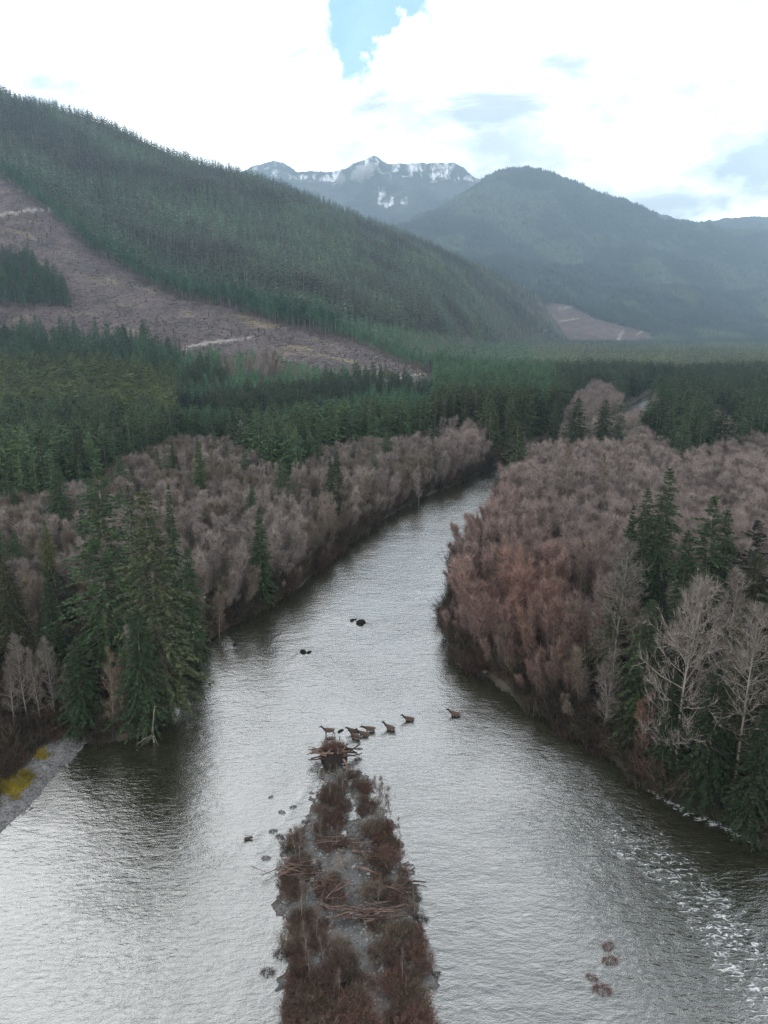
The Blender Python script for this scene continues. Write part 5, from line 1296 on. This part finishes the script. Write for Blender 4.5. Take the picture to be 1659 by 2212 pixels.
def moss_and_stones():
    rg = rng_(800)
    X, Y = jitter_grid(-110, -20, 50, 110, .7, rg); px, py = project(X, Y, 0*X+1)
    n1 = fbm(X/2.5, Y/2.5, 801, 3)
    k = inpoly(px, py, [(-150, 1660), (20, 1640), (75, 1640), (72, 1668), (45, 1700), (22, 1730), (-150, 1850)]) & (n1 > .42); k |= inpoly(px, py, [(80, 1622), (105, 1618), (104, 1632), (84, 1636)])
    x, y = X[k], Y[k]; n = len(x)
    t = np.array([.27, .21, .02])*rg.uniform(.5, 1.2, (n, 1)); s = rg.uniform(.35, .65, n)
    mass('yellow_brush', np.stack([x, y, H(x, y)+.05], 1), rg.integers(0, 3, n), np.stack([s, s, s*.6], 1), rots(n, rg, .15), t, P_SHR, 'yellow low growth on the left gravel bar')
    # loose stones on the bar and the island
    st = [rock_mesh(820+i, 1) for i in range(3)]
    m, nt, b = new_mat('river_stones'); g = G(nt); nt.links.new(g.attr('tint', 'INSTANCER').outputs['Color'], b.inputs['Base Color']); b.inputs['Roughness'].default_value = .8
    for q in st: q.materials[0] = m
    X, Y = jitter_grid(-100, -20, 45, 115, .32, rg); d = sdf(X, Y, RIVER); px, py = project(X, Y, 0*X)
    k = inpoly(px, py, [(-400, 1560), (205, 1590), (215, 1640), (0, 1835), (-400, 2250)]) & (d > -.8) & (d < 4.6) & in_view(px, py, 60); x, y = X[k], Y[k]; z = H(x, y)
    P = np.array(ISLAND); X, Y = jitter_grid(P[:, 0].min()-1, P[:, 0].max()+1, P[:, 1].min(), P[:, 1].max(), .30, rg); k = (sdf(X, Y, ISLAND) < .6) & (rg.random(X.shape) < .6)
    x = np.concatenate([x, X[k]]); y = np.concatenate([y, Y[k]]); z = np.concatenate([z, island_h(X[k], Y[k])]); n = len(x); print('stones', n)
    s = rg.uniform(.04, .15, n)*np.where(rg.random(n) < .04, 2, 1)
    mass('river_stones', np.stack([x, y, z], 1), rg.integers(0, 3, n), np.stack([s*1.3, s, s*.6], 1), rots(n, rg, .2), np.array([.14, .137, .13])*rg.uniform(.3, 1.5, (n, 1)), st, 'loose grey stones on the gravel bar and island')
moss_and_stones()

# slash, stumps and seedlings on the logged slope
def slash():
    rg = rng_(840); X, Y = jitter_grid(-620, 60, 560, 1060, 5.2, rg); u = X/Y
    k = (Y > railval(CLOW, u)[0]-25) & (Y < railval(CTOP, u)[0]+8) & (np.abs(u) < .7); X, Y = X[k], Y[k]; Z = H(X, Y); px, py = project(X, Y, Z); k = in_view(px, py, 60) & (px < 935)
    X, Y, Z = X[k], Y[k], Z[k]; n = len(X); print('slash', n)
    mb = MB(); mb.prisms(np.array([[-2.5, 0, 0.]]), np.array([[2.5, 0, .2]]), .22, .12, 4)
    stump = MB(); stump.prisms(np.array([[0, 0, -.3]]), np.array([[0, 0, .9]]), .5, .4, 6); stump.prisms(np.array([[0, 0, .9]]), np.array([[0, 0, .91]]), .4, .001, 6)
    heap = MB(); h1 = rg.normal(size=(14, 3))*np.array([1.6, 1.2, .3]); d = rg.normal(size=(14, 3))*np.array([1.5, 1.5, .3]); heap.prisms(h1, h1+d, .10, .05)
    m = tint_mat('slash_wood', .5, .6, 1.4)
    n_ = np.stack([rg.normal(size=n)*.15, rg.normal(size=n)*.15, rg.normal(size=n)*.6+1.0], 1); n_[:, 2] = np.where(rg.random(n) < .3, rg.uniform(0, 6.28, n), n_[:, 2])
    t = np.where(rg.random((n, 1)) < .25, np.array([.15, .12, .115]), np.array([.042, .030, .028]))*rg.uniform(.4, 1.2, (n, 1)); s = rg.uniform(.5, 1.5, n)
    mass('logging_slash', np.stack([X, Y, Z+.2], 1), rg.choice([0, 0, 0, 1, 2, 2], n), np.stack([s, s, s], 1), n_, t, [mb.mesh('slash_log', m), stump.mesh('stump', m), heap.mesh('slash_heap', m)], 'stumps and slash strewn over the logged slope')
    k = (rg.random(n) < .12) & (fbm(X/60, Y/60, 841, 3) > .56); s = rg.uniform(.35, .9, k.sum())
    mass('slope_saplings', np.stack([X[k], Y[k], Z[k]], 1), rg.integers(0, 4, k.sum()), np.stack([s*.8, s*.8, s*.7], 1), rots(k.sum(), rg), TAN[None]*rg.uniform(.6, 1.3, (k.sum(), 1)), [p[2] for p in P_ALD], 'thin bare saplings left on the logged slope')
slash()

# ------------------------------------------------------------------ air
def haze():
    x0, x1, y0, y1, z0, z1 = -9500, 9500, -400, 11000, -4, 2600
    V = [(x, y, z) for x in (x0, x1) for y in (y0, y1) for z in (z0, z1)]
    F = [(0, 1, 3, 2), (4, 6, 7, 5), (0, 4, 5, 1), (2, 3, 7, 6), (0, 2, 6, 4), (1, 5, 7, 3)]
    me = bpy.data.meshes.new('haze'); me.from_pydata(V, [], F); me.update()
    m = bpy.data.materials.new('haze'); m.use_nodes = True; nt = m.node_tree; nt.nodes.clear()
    o = nt.nodes.new('ShaderNodeOutputMaterial'); v = nt.nodes.new('ShaderNodeVolumePrincipled')
    v.inputs['Color'].default_value = HAZE_C; v.inputs['Density'].default_value = HAZE_D; v.inputs['Anisotropy'].default_value = .25
    nt.links.new(v.outputs[0], o.inputs['Volume']); me.materials.append(m)
    link('haze', me, kind='stuff')
HAZE_C, HAZE_D = (.56, .79, 1.0, 1), 9.5e-5
haze()

def puff():
    rg = rng_(900)
    m = bpy.data.materials.new('cloud'); m.use_nodes = True; nt = m.node_tree; nt.nodes.clear()
    o = nt.nodes.new('ShaderNodeOutputMaterial'); v = nt.nodes.new('ShaderNodeVolumePrincipled')
    v.inputs['Color'].default_value = (1, 1, 1, 1); v.inputs['Density'].default_value = .006; nt.links.new(v.outputs[0], o.inputs['Volume'])
    import bmesh
    for k, (px, py, r) in enumerate([(788, 372, 95), (770, 380, 70), (800, 362, 60), (782, 392, 45), (735, 384, 60)]):
        c = atY(px, py, 8050); bm = bmesh.new(); bmesh.ops.create_icosphere(bm, subdivisions=3, radius=1)
        for vv in bm.verts:
            q = vv.co; n = float(fbm(np.array([q.x*2+k*7+q.z]), np.array([q.y*2-q.z*1.3]), 901, 3)[0]); vv.co = q*(.6+.9*n)
        me = bpy.data.meshes.new('cloud_mesh'); bm.to_mesh(me); bm.free(); me.materials.append(m)
        c_ = link('mist', me, None, tuple(c)); c_.scale = (r, r, r*.8); c_['kind'] = 'stuff'
puff()

# where several neighbours still read the same, say which one by its place in the row
def order_labels():
    bpy.context.view_layer.update()
    W = ['', 'second ', 'third ', 'fourth ', 'fifth ', 'sixth ', 'seventh ', 'eighth ', 'ninth ', 'tenth ', 'eleventh ', 'twelfth ', 'thirteenth ', 'fourteenth ', 'fifteenth ', 'sixteenth ', 'seventeenth ', 'eighteenth ', 'nineteenth ', 'twentieth ']
    by = {}
    for o in sc.objects:
        if o.parent is None and 'label' in o and 'category' in o: by.setdefault(o['label'], []).append(o)
    for lab, v in by.items():
        n = len(v)
        if n < 2: continue
        v.sort(key=lambda o: float(project(np.array([o.location.x]), np.array([o.location.y]), np.array([o.location.z]))[0][0]))
        for i, o in enumerate(v):
            j = n-1-i; side, q = ('left', i) if i <= j else ('right', j)
            if q < len(W): o['label'] = lab+', '+(W[q]+'from the '+side if q else side+'most').replace('from the', 'from')
            if len(o['label'].split()) > 16: o['label'] = o['label'].replace(' standing', '').replace('amid the', 'amid').replace('mid-sized ', '').replace('green ', '').replace(' of the', ' of').replace(' leafless', '')
order_labels()
